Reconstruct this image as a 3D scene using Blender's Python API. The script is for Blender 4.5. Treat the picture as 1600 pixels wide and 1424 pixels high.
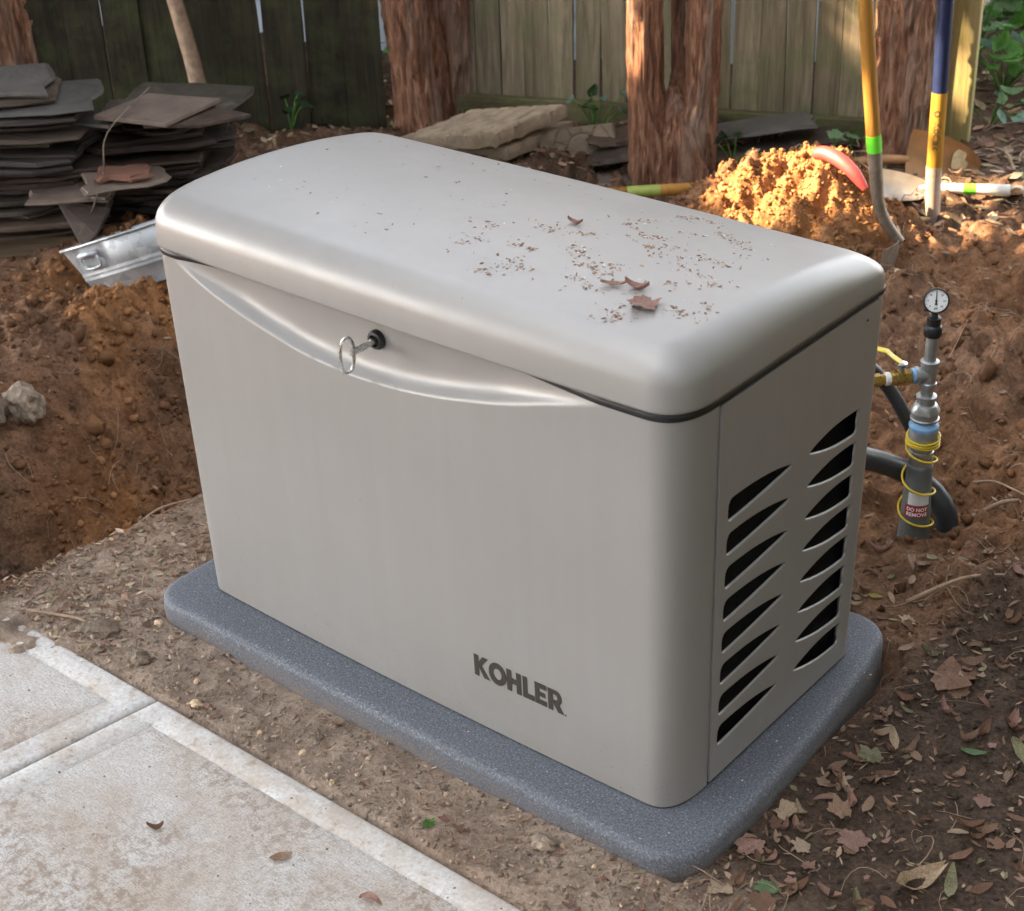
import bpy, bmesh, math, random
import numpy as np
from mathutils import Vector, Matrix

for o in list(bpy.data.objects): bpy.data.objects.remove(o)
sc = bpy.context.scene
COL = sc.collection
rnd = random.Random(7)
rng = np.random.default_rng(11)

# ------------------------------------------------------------------ camera
CAM = np.array((2.4045, -1.7719, 1.9289))
YAW, PITCH, ROLL, FPX = -0.7129, 0.5157, -0.0416, 2620.7
fw = np.array((math.cos(PITCH)*math.sin(YAW), math.cos(PITCH)*math.cos(YAW), -math.sin(PITCH)))
r0 = np.array((math.cos(YAW), -math.sin(YAW), 0.0)); u0 = np.cross(r0, fw)
c_, s_ = math.cos(ROLL), math.sin(ROLL)
RT, UP = c_*r0+s_*u0, -s_*r0+c_*u0
cam_d = bpy.data.cameras.new('camera'); cam = bpy.data.objects.new('camera', cam_d); COL.objects.link(cam)
cam.matrix_world = Matrix(((RT[0], UP[0], -fw[0], CAM[0]), (RT[1], UP[1], -fw[1], CAM[1]), (RT[2], UP[2], -fw[2], CAM[2]), (0, 0, 0, 1)))
cam_d.sensor_width = 36; cam_d.sensor_fit = 'HORIZONTAL'; cam_d.lens = FPX/1600*36
cam_d.clip_start = 0.05; cam_d.clip_end = 500
cam_d.dof.use_dof = True; cam_d.dof.focus_distance = 3.15; cam_d.dof.aperture_fstop = 8.0
sc.camera = cam

# ------------------------------------------------------------------ light
SUN_EL, SUN_H = math.radians(36), np.array((-0.757, -0.653))
SUNV = np.array((SUN_H[0]*math.cos(SUN_EL), SUN_H[1]*math.cos(SUN_EL), math.sin(SUN_EL)))
world = bpy.data.worlds.new('World'); sc.world = world; world.use_nodes = True
wn = world.node_tree; bg = wn.nodes['Background']
sky = wn.nodes.new('ShaderNodeTexSky'); sky.sky_type = 'NISHITA'; sky.sun_disc = False
sky.sun_elevation = SUN_EL; sky.sun_rotation = math.atan2(SUN_H[0], SUN_H[1])
sky.air_density = 1.0; sky.dust_density = 0.6; sky.ozone_density = 0.6
# hazy white daylight: the sky colour pulled towards its own grey
s_bw = wn.nodes.new('ShaderNodeRGBToBW'); s_tint = wn.nodes.new('ShaderNodeMix'); s_tint.data_type = 'RGBA'; s_tint.blend_type = 'MULTIPLY'; s_tint.inputs['Factor'].default_value = 1; s_tint.inputs['B'].default_value = (1.0, .97, .935, 1)
s_mix = wn.nodes.new('ShaderNodeMix'); s_mix.data_type = 'RGBA'; s_mix.inputs['Factor'].default_value = .84
wn.links.new(sky.outputs[0], s_bw.inputs[0]); wn.links.new(s_bw.outputs[0], s_tint.inputs['A']); wn.links.new(sky.outputs[0], s_mix.inputs['A']); wn.links.new(s_tint.outputs['Result'], s_mix.inputs['B'])
wn.links.new(s_mix.outputs['Result'], bg.inputs[0]); bg.inputs[1].default_value = 0.15
sun_d = bpy.data.lights.new('sun', 'SUN'); sun_d.energy = 4.4; sun_d.angle = math.radians(0.53); sun_d.color = (1.0, 0.74, 0.46)
sun = bpy.data.objects.new('sun', sun_d); COL.objects.link(sun)
sun.rotation_euler = Vector(SUNV).to_track_quat('Z', 'Y').to_euler()
vs = sc.view_settings; vs.view_transform = 'Standard'; vs.look = 'None'; vs.gamma = 1.0; vs.exposure = 3.35
sc.cycles.use_denoising = True
sc.cycles.max_bounces = 5; sc.cycles.transparent_max_bounces = 8

# ------------------------------------------------------------------ noise
_P = {}
def perlin(x, y, seed=0, perx=None):
    if seed not in _P:
        g = np.random.default_rng(1000+seed); _P[seed] = (g.permutation(512), g.uniform(0, 2*np.pi, 512))
    pm, an = _P[seed]
    x = np.asarray(x, float); y = np.asarray(y, float)
    xi = np.floor(x).astype(int); yi = np.floor(y).astype(int); xf = x-xi; yf_ = y-yi
    def gr(ix, iy, dx, dy):
        if perx: ix = ix % perx
        h = pm[(pm[ix % 512]+iy) % 512]; a = an[h]
        return np.cos(a)*dx+np.sin(a)*dy
    u = xf*xf*xf*(xf*(xf*6-15)+10); v = yf_*yf_*yf_*(yf_*(yf_*6-15)+10)
    a = gr(xi, yi, xf, yf_); b = gr(xi+1, yi, xf-1, yf_); c = gr(xi, yi+1, xf, yf_-1); d = gr(xi+1, yi+1, xf-1, yf_-1)
    return (a+(b-a)*u)+((c+(d-c)*u)-(a+(b-a)*u))*v
def fbm(x, y, seed=0, oct=4, gain=0.5, perx=None):
    s = 0; a = 1
    for i in range(oct):
        s = s+a*perlin(np.asarray(x)*2**i, np.asarray(y)*2**i, seed+i, perx*2**i if perx else None); a *= gain
    return s
def sstep(a, b, x):
    t = np.clip((np.asarray(x, float)-a)/(b-a), 0, 1); return t*t*(3-2*t)

# ------------------------------------------------------------------ mesh helpers
def link(name, me, mat=None, parent=None, loc=None):
    o = bpy.data.objects.new(name, me); COL.objects.link(o)
    if mat is not None:
        for m in (mat if isinstance(mat, (list, tuple)) else [mat]): me.materials.append(m)
    if parent is not None: o.parent = parent
    if loc is not None: o.location = loc
    return o
def pmesh(name, v, f, smooth=False, mi=None):
    me = bpy.data.meshes.new(name); me.from_pydata([tuple(map(float, p)) for p in v], [], [tuple(map(int, q)) for q in f])
    if smooth: me.polygons.foreach_set('use_smooth', [True]*len(me.polygons))
    if mi is not None: me.polygons.foreach_set('material_index', [int(i) for i in mi])
    me.update(); return me
def npmesh(name, v, quads, smooth=False):
    v = np.asarray(v, np.float32); q = np.asarray(quads, np.int32); n = q.shape[1]
    me = bpy.data.meshes.new(name); me.vertices.add(len(v)); me.vertices.foreach_set('co', v.ravel())
    me.loops.add(q.size); me.loops.foreach_set('vertex_index', q.ravel())
    me.polygons.add(len(q)); me.polygons.foreach_set('loop_start', np.arange(0, q.size, n, dtype=np.int32))
    me.polygons.foreach_set('loop_total', np.full(len(q), n, np.int32))
    if smooth: me.polygons.foreach_set('use_smooth', np.ones(len(q), bool))
    me.update(calc_edges=True); me.validate(); return me
def obj(name, v, f, mat, parent=None, smooth=False, mi=None, loc=None):
    return link(name, pmesh(name, v, f, smooth, mi), mat, parent, loc)
def empty(name, loc=(0, 0, 0)):
    o = bpy.data.objects.new(name, None); COL.objects.link(o); o.location = loc; o.empty_display_size = 0.1; return o
def tag(o, label=None, cat=None, group=None, kind=None):
    if label: o['label'] = label
    if cat: o['category'] = cat
    if group: o['group'] = group
    if kind: o['kind'] = kind
    return o
class MB:
    def __init__(s): s.v = []; s.f = []; s.m = []
    def add(s, v, f, mi=0):
        k = len(s.v); s.v += [tuple(p) for p in v]; s.f += [tuple(i+k for i in q) for q in f]; s.m += [mi]*len(f); return s
    def obj(s, name, mat, parent=None, smooth=False, loc=None):
        return obj(name, s.v, s.f, mat, parent, smooth, s.m, loc)
def tube(pts, rad, n=12, cap=True, ref=None):
    pts = [np.asarray(p, float) for p in pts]; m = len(pts)
    if np.isscalar(rad): rad = [rad]*m
    T = [(pts[min(i+1, m-1)]-pts[max(i-1, 0)]) for i in range(m)]; T = [t/(np.linalg.norm(t)+1e-12) for t in T]
    a = np.array((0, 0, 1.0)) if ref is None else np.asarray(ref, float)
    if abs(a@T[0]) > .9: a = np.array((1.0, 0, 0))
    N = a-T[0]*(a@T[0]); N /= np.linalg.norm(N)
    V = []; F = []
    for i in range(m):
        N = N-T[i]*(N@T[i]); N /= np.linalg.norm(N); B = np.cross(T[i], N)
        for k in range(n):
            t = 2*math.pi*k/n; V.append(pts[i]+rad[i]*(math.cos(t)*N+math.sin(t)*B))
    for i in range(m-1):
        for k in range(n): F.append((i*n+k, i*n+(k+1) % n, (i+1)*n+(k+1) % n, (i+1)*n+k))
    if cap: F.append(tuple(range(n-1, -1, -1))); F.append(tuple((m-1)*n+k for k in range(n)))
    return V, F
def lathe(prof, n=24, c=(0, 0, 0), axis=None):
    c = np.asarray(c, float)
    if axis is None: A = np.eye(3)
    else:
        w = np.asarray(axis, float); w /= np.linalg.norm(w); a = np.array((0, 0, 1.0)) if abs(w[2]) < .9 else np.array((1.0, 0, 0))
        x = np.cross(a, w); x /= np.linalg.norm(x); A = np.stack([x, np.cross(w, x), w])
    V = []; F = []
    for r, z in prof:
        for k in range(n):
            t = 2*math.pi*k/n; V.append(c+np.array((r*math.cos(t), r*math.sin(t), z))@A)
    for i in range(len(prof)-1):
        for k in range(n): F.append((i*n+k, i*n+(k+1) % n, (i+1)*n+(k+1) % n, (i+1)*n+k))
    F.append(tuple(range(n-1, -1, -1))); F.append(tuple((len(prof)-1)*n+k for k in range(n)))
    return V, F
def boxv(c, h, ax=None):
    c = np.asarray(c, float); A = np.eye(3) if ax is None else np.asarray(ax, float)
    V = [c+sx*h[0]*A[0]+sy*h[1]*A[1]+sz*h[2]*A[2] for sz in (-1, 1) for sy in (-1, 1) for sx in (-1, 1)]
    return V, [(0, 2, 3, 1), (4, 5, 7, 6), (0, 1, 5, 4), (2, 6, 7, 3), (0, 4, 6, 2), (1, 3, 7, 5)]
def bevel(o, w=0.003, seg=2):
    m = o.modifiers.new('bevel', 'BEVEL'); m.width = w; m.segments = seg; m.limit_method = 'ANGLE'; m.angle_limit = math.radians(35); return o
def wsmooth(o, ang=40):
    me = o.data; me.polygons.foreach_set('use_smooth', [True]*len(me.polygons))
    me.set_sharp_from_angle(angle=math.radians(ang)); return o
def spline(P, n):
    P = np.asarray(P, float); m = len(P); out = []
    for s in np.linspace(0, m-1, n):
        i = min(int(s), m-2); t = s-i
        p0, p1, p2, p3 = P[max(i-1, 0)], P[i], P[i+1], P[min(i+2, m-1)]
        out.append(.5*((2*p1)+(-p0+p2)*t+(2*p0-5*p1+4*p2-p3)*t*t+(-p0+3*p1-3*p2+p3)*t**3))
    return out

# ------------------------------------------------------------------ materials
def mat(name, build):
    m = bpy.data.materials.new(name); m.use_nodes = True; nt = m.node_tree
    b = nt.nodes['Principled BSDF']; build(nt, b); return m
class N:
    def __init__(s, nt): s.nt = nt; s._tc = None
    def n(s, t, **k):
        x = s.nt.nodes.new(t)
        for a, b in k.items(): setattr(x, a, b)
        return x
    def l(s, a, b): s.nt.links.new(a, b)
    def co(s, scale=(1, 1, 1), src='Object'):
        tc = s.n('ShaderNodeTexCoord'); mp = s.n('ShaderNodeMapping'); mp.inputs['Scale'].default_value = scale
        s.l(tc.outputs[src], mp.inputs[0]); return mp.outputs[0]
    def noise(s, scale, detail=4, rough=.55, vec=None, dist=0):
        x = s.n('ShaderNodeTexNoise'); x.inputs['Scale'].default_value = scale; x.inputs['Detail'].default_value = detail
        x.inputs['Roughness'].default_value = rough; x.inputs['Distortion'].default_value = dist
        s.l(vec if vec is not None else s.co(), x.inputs['Vector']); return x.outputs['Fac']
    def ramp(s, fac, stops):
        x = s.n('ShaderNodeValToRGB'); e = x.color_ramp.elements
        while len(e) < len(stops): e.new(.5)
        for i, (p, c) in enumerate(stops):
            e[i].position = p; e[i].color = (c, c, c, 1) if np.isscalar(c) else (*c, 1)
        s.l(fac, x.inputs[0]); return x.outputs[0]
    def mix(s, a, b, fac, mode='MIX'):
        x = s.n('ShaderNodeMix', data_type='RGBA', blend_type=mode)
        for sock, val in ((x.inputs['Factor'], fac), (x.inputs['A'], a), (x.inputs['B'], b)):
            if hasattr(val, 'links'): s.l(val, sock)
            elif np.isscalar(val): sock.default_value = val
            else: sock.default_value = (*val, 1)
        return x.outputs['Result']
    def bump(s, h, strength=.3, dist=.01, nrm=None):
        x = s.n('ShaderNodeBump'); x.inputs['Strength'].default_value = strength; x.inputs['Distance'].default_value = dist
        s.l(h, x.inputs['Height'])
        if nrm is not None: s.l(nrm, x.inputs['Normal'])
        return x.outputs[0]
def simple(name, col, rough=.5, metal=0, var=.15, scale=12, bump=0, bscale=60, coat=0, spec=.5, stretch=(1, 1, 1)):
    def f(nt, b):
        g = N(nt); v = g.co(stretch)
        dk = tuple(c*(1-var) for c in col); lt = tuple(min(1, c*(1+var)) for c in col)
        g.l(g.ramp(g.noise(scale, 5, .6, v), [(.3, dk), (.7, lt)]), b.inputs['Base Color'])
        b.inputs['Roughness'].default_value = rough; b.inputs['Metallic'].default_value = metal
        b.inputs['Coat Weight'].default_value = coat; b.inputs['Specular IOR Level'].default_value = spec
        g.l(g.ramp(g.noise(scale*2.3, 4, .6, v), [(.3, rough*.85), (.7, min(1, rough*1.15))]), b.inputs['Roughness'])
        if bump: g.l(g.bump(g.noise(bscale, 4, .6, v), bump, .01), b.inputs['Normal'])
    return mat(name, f)

def _paint(nt, b):
    g = N(nt); v = g.co()
    g.l(g.ramp(g.noise(3, 3, .5, v), [(.3, (.290, .284, .277)), (.7, (.308, .301, .293))]), b.inputs['Base Color'])
    spl = g.ramp(g.noise(190, 3, .6, v), [(.655, 0.0), (.72, 1.0)])
    tc = g.n('ShaderNodeTexCoord'); sx = g.n('ShaderNodeSeparateXYZ'); g.l(tc.outputs['Object'], sx.inputs[0])
    low = g.ramp(sx.outputs['Z'], [(0.0, 1.0), (.20, 0.0)])
    mm = g.n('ShaderNodeMath', operation='MULTIPLY'); g.l(spl, mm.inputs[0]); g.l(low, mm.inputs[1])
    base = b.inputs['Base Color'].links[0].from_socket
    stv = g.noise(26, 4, .6, g.co((1, 1, .06)))
    base = g.mix(base, (.90, .885, .865), g.ramp(stv, [(.40, .22), (.62, 0)]), 'MULTIPLY')
    haze = g.ramp(sx.outputs['Z'], [(0.0, .55), (.035, .22), (.16, 0.0)]); hz_ = g.n('ShaderNodeMath', operation='MULTIPLY'); g.l(haze, hz_.inputs[0]); g.l(g.ramp(g.noise(13, 6, .72, v), [(.38, .15), (.68, 1)]), hz_.inputs[1])
    base = g.mix(base, (.25, .205, .165), hz_.outputs[0])
    scf = g.ramp(g.noise(75, 3, .6, g.co((1, 1, 1))), [(.735, 0), (.76, .5)])
    base = g.mix(base, (.20, .165, .135), scf)
    g.l(g.mix(base, (.20, .15, .11), mm.outputs[0]), b.inputs['Base Color'])
    b.inputs['Roughness'].default_value = .36; b.inputs['Metallic'].default_value = .12; b.inputs['Coat Weight'].default_value = .36; b.inputs['Coat Roughness'].default_value = .40
    g.l(g.ramp(g.noise(9, 4, .6, v), [(.3, .38), (.7, .50)]), b.inputs['Roughness'])
    g.l(g.bump(g.noise(420, 2, .5, v), .035, .002), b.inputs['Normal'])
PAINT = mat('taupe_paint', _paint)
def _pad(nt, b):
    g = N(nt); v = g.co()
    base = g.ramp(g.noise(260, 3, .7, v), [(.33, (.062, .068, .082)), (.60, (.150, .163, .190)), (.72, (.34, .36, .40))])
    dirt = g.ramp(g.noise(34, 5, .75, v), [(.40, 0.0), (.62, .85)])
    tc = g.n('ShaderNodeTexCoord'); sx = g.n('ShaderNodeSeparateXYZ'); g.l(tc.outputs['Object'], sx.inputs[0])
    low = g.ramp(g.n('ShaderNodeMapRange').outputs[0], [(0, 0), (1, 1)])
    mr = nt.nodes[-2] if False else [n for n in nt.nodes if n.type == 'MAP_RANGE'][0]
    g.l(sx.outputs['Z'], mr.inputs[0]); mr.inputs[1].default_value = -.014; mr.inputs[2].default_value = -.052
    mm = g.n('ShaderNodeMath', operation='MULTIPLY'); g.l(dirt, mm.inputs[0]); g.l(low, mm.inputs[1])
    g.l(g.mix(base, (.20, .155, .12), mm.outputs[0]), b.inputs['Base Color'])
    b.inputs['Roughness'].default_value = .62; b.inputs['Specular IOR Level'].default_value = .32
    g.l(g.bump(g.noise(300, 3, .6, v), .25, .003), b.inputs['Normal'])
PADM = mat('blue_grey_composite', _pad)
def _conc(nt, b):
    g = N(nt); v = g.co()
    fine = g.noise(240, 4, .75, v)
    br = g.noise(60, 3, .6, g.co((1.0, 7, 1)))
    base = g.ramp(fine, [(.30, (.36, .335, .31)), (.5, (.60, .58, .56)), (.68, (.72, .71, .70))])
    base = g.mix(base, (.30, .26, .22), g.ramp(br, [(.36, .28), (.5, 0)]))
    st = g.noise(4.2, 7, .70, v, .5)
    base = g.mix(base, (.40, .30, .215), g.ramp(st, [(.43, 0), (.58, .42), (.74, .7)]))
    mud = g.noise(46, 7, .78, v, .2); big = g.noise(2.6, 3, .5, g.co((1, 1.4, 1)))
    mq = g.n('ShaderNodeMath', operation='MULTIPLY'); g.l(g.ramp(mud, [(.46, 0), (.58, 1)]), mq.inputs[0]); g.l(g.ramp(big, [(.40, 0.1), (.62, .75)]), mq.inputs[1])
    base = g.mix(base, (.27, .19, .13), mq.outputs[0])
    g.l(base, b.inputs['Base Color']); b.inputs['Roughness'].default_value = .9; b.inputs['Specular IOR Level'].default_value = .25
    n1 = g.bump(br, .55, .004); g.l(g.bump(fine, .45, .0025, n1), b.inputs['Normal'])
CONC = mat('broomed_concrete', _conc)
def _concs(nt, b):
    g = N(nt); v = g.co()
    fine = g.noise(120, 4, .7, v)
    base = g.ramp(fine, [(.28, (.46, .44, .42)), (.6, (.68, .67, .655))])
    pit = g.n('ShaderNodeTexVoronoi'); pit.inputs['Scale'].default_value = 110; g.l(v, pit.inputs['Vector'])
    base = g.mix(base, (.25, .21, .18), g.ramp(pit.outputs['Distance'], [(.05, .7), (.14, 0)]))
    st = g.noise(5.5, 6, .68, v, .4)
    base = g.mix(base, (.42, .33, .25), g.ramp(st, [(.44, 0), (.66, .8)]))
    base = g.mix(base, (.34, .25, .18), g.ramp(g.noise(38, 5, .75, v, .3), [(.54, 0), (.66, .7)]))
    g.l(base, b.inputs['Base Color']); b.inputs['Roughness'].default_value = .8; b.inputs['Specular IOR Level'].default_value = .3
    g.l(g.bump(fine, .2, .002), b.inputs['Normal'])
CONCS = mat('trowelled_concrete', _concs)
def _soil(nt, b):
    g = N(nt); v = g.co()
    at = g.n('ShaderNodeVertexColor', layer_name='soil'); sx = g.n('ShaderNodeSeparateColor'); g.l(at.outputs['Color'], sx.inputs[0])
    fine = g.noise(95, 6, .75, v); mid = g.noise(17, 5, .65, v)
    brown = g.ramp(fine, [(.3, (.125, .070, .043)), (.7, (.335, .198, .124))])
    orange = g.ramp(fine, [(.3, (.27, .115, .040)), (.7, (.50, .250, .105))])
    humus = g.ramp(fine, [(.3, (.042, .029, .022)), (.72, (.165, .116, .084))])
    dust = g.ramp(fine, [(.3, (.30, .225, .170)), (.7, (.57, .455, .36))])
    c = g.mix(brown, orange, sx.outputs[0]); c = g.mix(c, humus, sx.outputs[1]); c = g.mix(c, dust, sx.outputs[2])
    c = g.mix(c, (.42, .40, .40), g.ramp(mid, [(.34, .75), (.58, 0)]), 'MULTIPLY')
    c = g.mix(c, (.60, .56, .54), g.ramp(g.noise(3.6, 5, .65, v), [(.36, .7), (.56, 0)]), 'MULTIPLY')
    pv = g.n('ShaderNodeTexVoronoi'); pv.inputs['Scale'].default_value = 55; g.l(v, pv.inputs['Vector'])
    c = g.mix(c, (.42, .34, .27), g.ramp(pv.outputs['Distance'], [(.05, .35), (.10, 0)]))
    g.l(c, b.inputs['Base Color']); b.inputs['Roughness'].default_value = .95; b.inputs['Specular IOR Level'].default_value = .12
    n1 = g.bump(mid, .6, .02); g.l(g.bump(fine, .9, .008, n1), b.inputs['Normal'])
SOIL = mat('soil', _soil)
def _clod(nt, b):
    g = N(nt); v = g.co()
    at = g.n('ShaderNodeVertexColor', layer_name='soil'); fine = g.noise(130, 5, .7, v)
    c = g.mix(at.outputs['Color'], (.45, .45, .45), g.ramp(fine, [(.3, .7), (.65, 0)]), 'MULTIPLY')
    g.l(c, b.inputs['Base Color']); b.inputs['Roughness'].default_value = .95; b.inputs['Specular IOR Level'].default_value = .12
    g.l(g.bump(fine, .7, .006), b.inputs['Normal'])
CLOD = mat('clods', _clod)
def _vcol(name, rough=.8, tr=0):
    def f(nt, b):
        g = N(nt); at = g.n('ShaderNodeVertexColor', layer_name='soil'); fine = g.noise(60, 4, .6)
        g.l(g.mix(at.outputs['Color'], (.6, .55, .5), g.ramp(fine, [(.35, .7), (.65, 0)]), 'MULTIPLY'), b.inputs['Base Color'])
        b.inputs['Roughness'].default_value = rough; b.inputs['Specular IOR Level'].default_value = .2
        if tr: b.inputs['Transmission Weight'].default_value = 0
    return mat(name, f)
LITTER = _vcol('litter', .8)
def _bark(nt, b):
    g = N(nt); v = g.co((1, 1, .09)); v2 = g.co((1, 1, .07))
    a = g.noise(62, 7, .74, v, .8); c = g.noise(15, 4, .6, v2)
    col = g.ramp(a, [(.30, (.036, .016, .010)), (.43, (.165, .076, .045)), (.57, (.315, .162, .098)), (.72, (.48, .31, .21))])
    col = g.mix(col, (.33, .27, .22), g.ramp(c, [(.55, 0), (.72, .6)]))
    g.l(col, b.inputs['Base Color']); b.inputs['Roughness'].default_value = .85; b.inputs['Specular IOR Level'].default_value = .2
    g.l(g.bump(a, 1.0, .02), b.inputs['Normal'])
BARK = mat('stringy_bark', _bark)
def wood(name, lo, hi, moss=None, mossamt=.4, rough=.85, gs=1.0, ax='Z'):
    st = {'Z': (1, 1, .06), 'X': (.06, 1, 1), 'Y': (1, .06, 1)}[ax]
    def f(nt, b):
        g = N(nt); oi = g.n('ShaderNodeObjectInfo')
        ad = g.n('ShaderNodeVectorMath', operation='ADD'); rv = g.n('ShaderNodeVectorMath', operation='SCALE'); rv.inputs[0].default_value = (7, 3, 5)
        g.l(oi.outputs['Random'], rv.inputs['Scale']); g.l(g.co(st), ad.inputs[0]); g.l(rv.outputs[0], ad.inputs[1])
        gr = g.noise(55*gs, 6, .68, ad.outputs[0], .6); c = g.ramp(gr, [(.28, lo), (.72, hi)])
        c = g.mix(c, (.55, .55, .55), g.ramp(oi.outputs['Random'], [(0, .65), (1, 0)]), 'MULTIPLY')
        big = g.noise(5, 4, .6, ad.outputs[0])
        c = g.mix(c, (.5, .48, .45), g.ramp(big, [(.35, .8), (.6, 0)]), 'MULTIPLY')
        if moss:
            m = g.noise(7, 5, .65); c = g.mix(c, moss, g.ramp(m, [(.45, 0), (.68, mossamt)]))
        g.l(c, b.inputs['Base Color']); b.inputs['Roughness'].default_value = rough; b.inputs['Specular IOR Level'].default_value = .2
        g.l(g.bump(gr, .5, .006), b.inputs['Normal'])
    return mat(name, f)
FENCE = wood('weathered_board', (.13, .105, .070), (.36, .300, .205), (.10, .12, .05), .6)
FENCED = wood('mossy_shaded_board', (.013, .012, .007), (.050, .043, .027), (.042, .050, .020), .7)  # mossy boards, base colour lowered to carry the shade they stand in
RAIL = wood('mossy_rail', (.095, .085, .045), (.19, .17, .09), (.09, .115, .03), .8, ax='X')
POSTM = wood('treated_post', (.27, .215, .09), (.46, .38, .19), (.30, .32, .09), .4)
BEAM = wood('beam_wood', (.09, .065, .042), (.20, .15, .10), None, 0, ax='X')
def _slate(nt, b):
    g = N(nt); oi = g.n('ShaderNodeObjectInfo'); v = g.co((1, 1, 4))
    a = g.noise(14, 6, .68, v); base = g.ramp(oi.outputs['Random'], [(0, (.030, .024, .022)), (.35, (.070, .050, .041)), (.6, (.043, .037, .033)), (.8, (.105, .068, .049)), (1, (.062, .054, .043))])
    c = g.mix(base, (.42, .42, .42), g.ramp(a, [(.32, .8), (.6, 0)]), 'MULTIPLY')
    c = g.mix(c, (.17, .165, .11), g.ramp(g.noise(9, 5, .7), [(.58, 0), (.74, .7)]))
    g.l(c, b.inputs['Base Color']); b.inputs['Roughness'].default_value = .75; b.inputs['Specular IOR Level'].default_value = .3
    g.l(g.bump(a, .6, .008), b.inputs['Normal'])
SLATE = mat('slate', _slate)
SLATE_L = simple('pale_slate', (.145, .108, .086), .75, var=.3, scale=9, bump=.4, bscale=40)
SLATE_R = simple('terracotta_slate', (.15, .07, .045), .8, var=.25, scale=9, bump=.4, bscale=40)
SLATE_G = simple('grey_slate', (.078, .073, .065), .7, var=.25, scale=9, bump=.4, bscale=40)
def _galv(nt, b):
    g = N(nt); v = g.co(); vo = g.n('ShaderNodeTexVoronoi'); vo.inputs['Scale'].default_value = 34; g.l(v, vo.inputs['Vector'])
    sp = g.n('ShaderNodeSeparateColor'); g.l(vo.outputs['Color'], sp.inputs[0])
    c = g.ramp(sp.outputs[0], [(0, (.40, .43, .46)), (1, (.60, .63, .66))])
    c = g.mix(c, (.30, .30, .30), g.ramp(g.noise(14, 5, .7, v), [(.5, 0), (.75, .6)]))
    g.l(c, b.inputs['Base Color']); b.inputs['Metallic'].default_value = .65
    g.l(g.ramp(g.noise(11, 4, .6, v), [(.3, .38), (.7, .6)]), b.inputs['Roughness'])
GALV = mat('galvanised_steel', _galv)
PIPE = simple('galvanised_pipe', (.42, .44, .44), .42, .8, .2, 60, .1, 120)
ZINC = simple('zinc_plate', (.62, .63, .62), .28, 1.0, .15, 60)
BRASS = simple('brass', (.62, .44, .17), .28, 1.0, .2, 60)
BLUE = simple('blue_sealant', (.20, .40, .66), .5, 0, .2, 60)
BLUEW = simple('blue_plastic', (.03, .13, .42), .45, 0, .2, 20)
YEL = simple('yellow_plastic', (.72, .56, .04), .45, 0, .12, 40)
YELW = simple('yellow_wire_jacket', (.74, .54, .03), .4, 0, .1, 60)
BLACK = simple('black_rubber', (.012, .012, .014), .45, 0, .2, 40)
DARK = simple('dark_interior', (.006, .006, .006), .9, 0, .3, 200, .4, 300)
PVC = simple('grey_pvc', (.125, .140, .145), .42, 0, .12, 25)
PVCD = simple('dark_grey_conduit', (.040, .045, .053), .45, 0, .15, 25)
LABELW = simple('white_label', (.62, .62, .62), .6, 0, .08, 60)
LABELR = simple('red_label', (.34, .012, .022), .5, 0, .15, 60)
WHITE = simple('white_print', (.80, .80, .80), .5, 0, .03, 60)
INK = simple('dark_brown_print', (.040, .034, .030), .5, 0, .1, 60)
DIAL = simple('white_dial', (.78, .80, .80), .35, 0, .04, 60)
HANDLE = wood('varnished_handle', (.27, .125, .024), (.46, .235, .055), None, 0, .4, .5)
HANDLE_Y = wood('yellow_handle', (.42, .21, .026), (.60, .33, .055), None, 0, .35, .5)
HANDLE_B = simple('navy_paint', (.010, .018, .060), .38, 0, .2, 14)
TAPE = simple('green_tape', (.13, .62, .03), .45, 0, .1, 30)
TAPE_D = simple('olive_tape', (.27, .34, .07), .5, 0, .15, 30)
STEEL = simple('worn_steel', (.23, .195, .155), .5, .5, .35, 22, .15, 60)
BRONZE = simple('bronze_steel', (.33, .19, .095), .5, .45, .25, 12, .12, 60)
MUDDY = simple('muddy_steel', (.085, .062, .042), .7, .2, .4, 20, .3, 60)
STEELP = simple('pale_steel', (.48, .43, .37), .5, .5, .2, 20)
WHITEP = simple('white_fibreglass', (.74, .73, .70), .4, 0, .06, 20)
REDP = simple('red_plastic', (.56, .065, .055), .45, 0, .12, 20)
STICKER = simple('worn_sticker', (.46, .37, .22), .7, 0, .3, 40)
PAVER = simple('sandstone_paver', (.30, .235, .165), .9, 0, .3, 13, .5, 70)
PAVER_D = simple('mossy_paver', (.165, .125, .085), .9, 0, .4, 9, .5, 60)
ROCK = simple('pale_rock', (.25, .195, .145), .95, 0, .5, 24, 1.0, 60)
ROCKD = simple('dark_rock', (.17, .13, .095), .95, 0, .55, 26, 1.0, 60)
PEB = simple('tan_pebble', (.50, .37, .24), .7, 0, .2, 30, .2, 50)
SIDING = simple('blue_grey_shingle', (.46, .53, .62), .8, 0, .15, 20, .3, 60, stretch=(1, 1, .2))
TWIG = simple('twig_bark', (.30, .21, .145), .85, 0, .3, 40, .4, 90)
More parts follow.
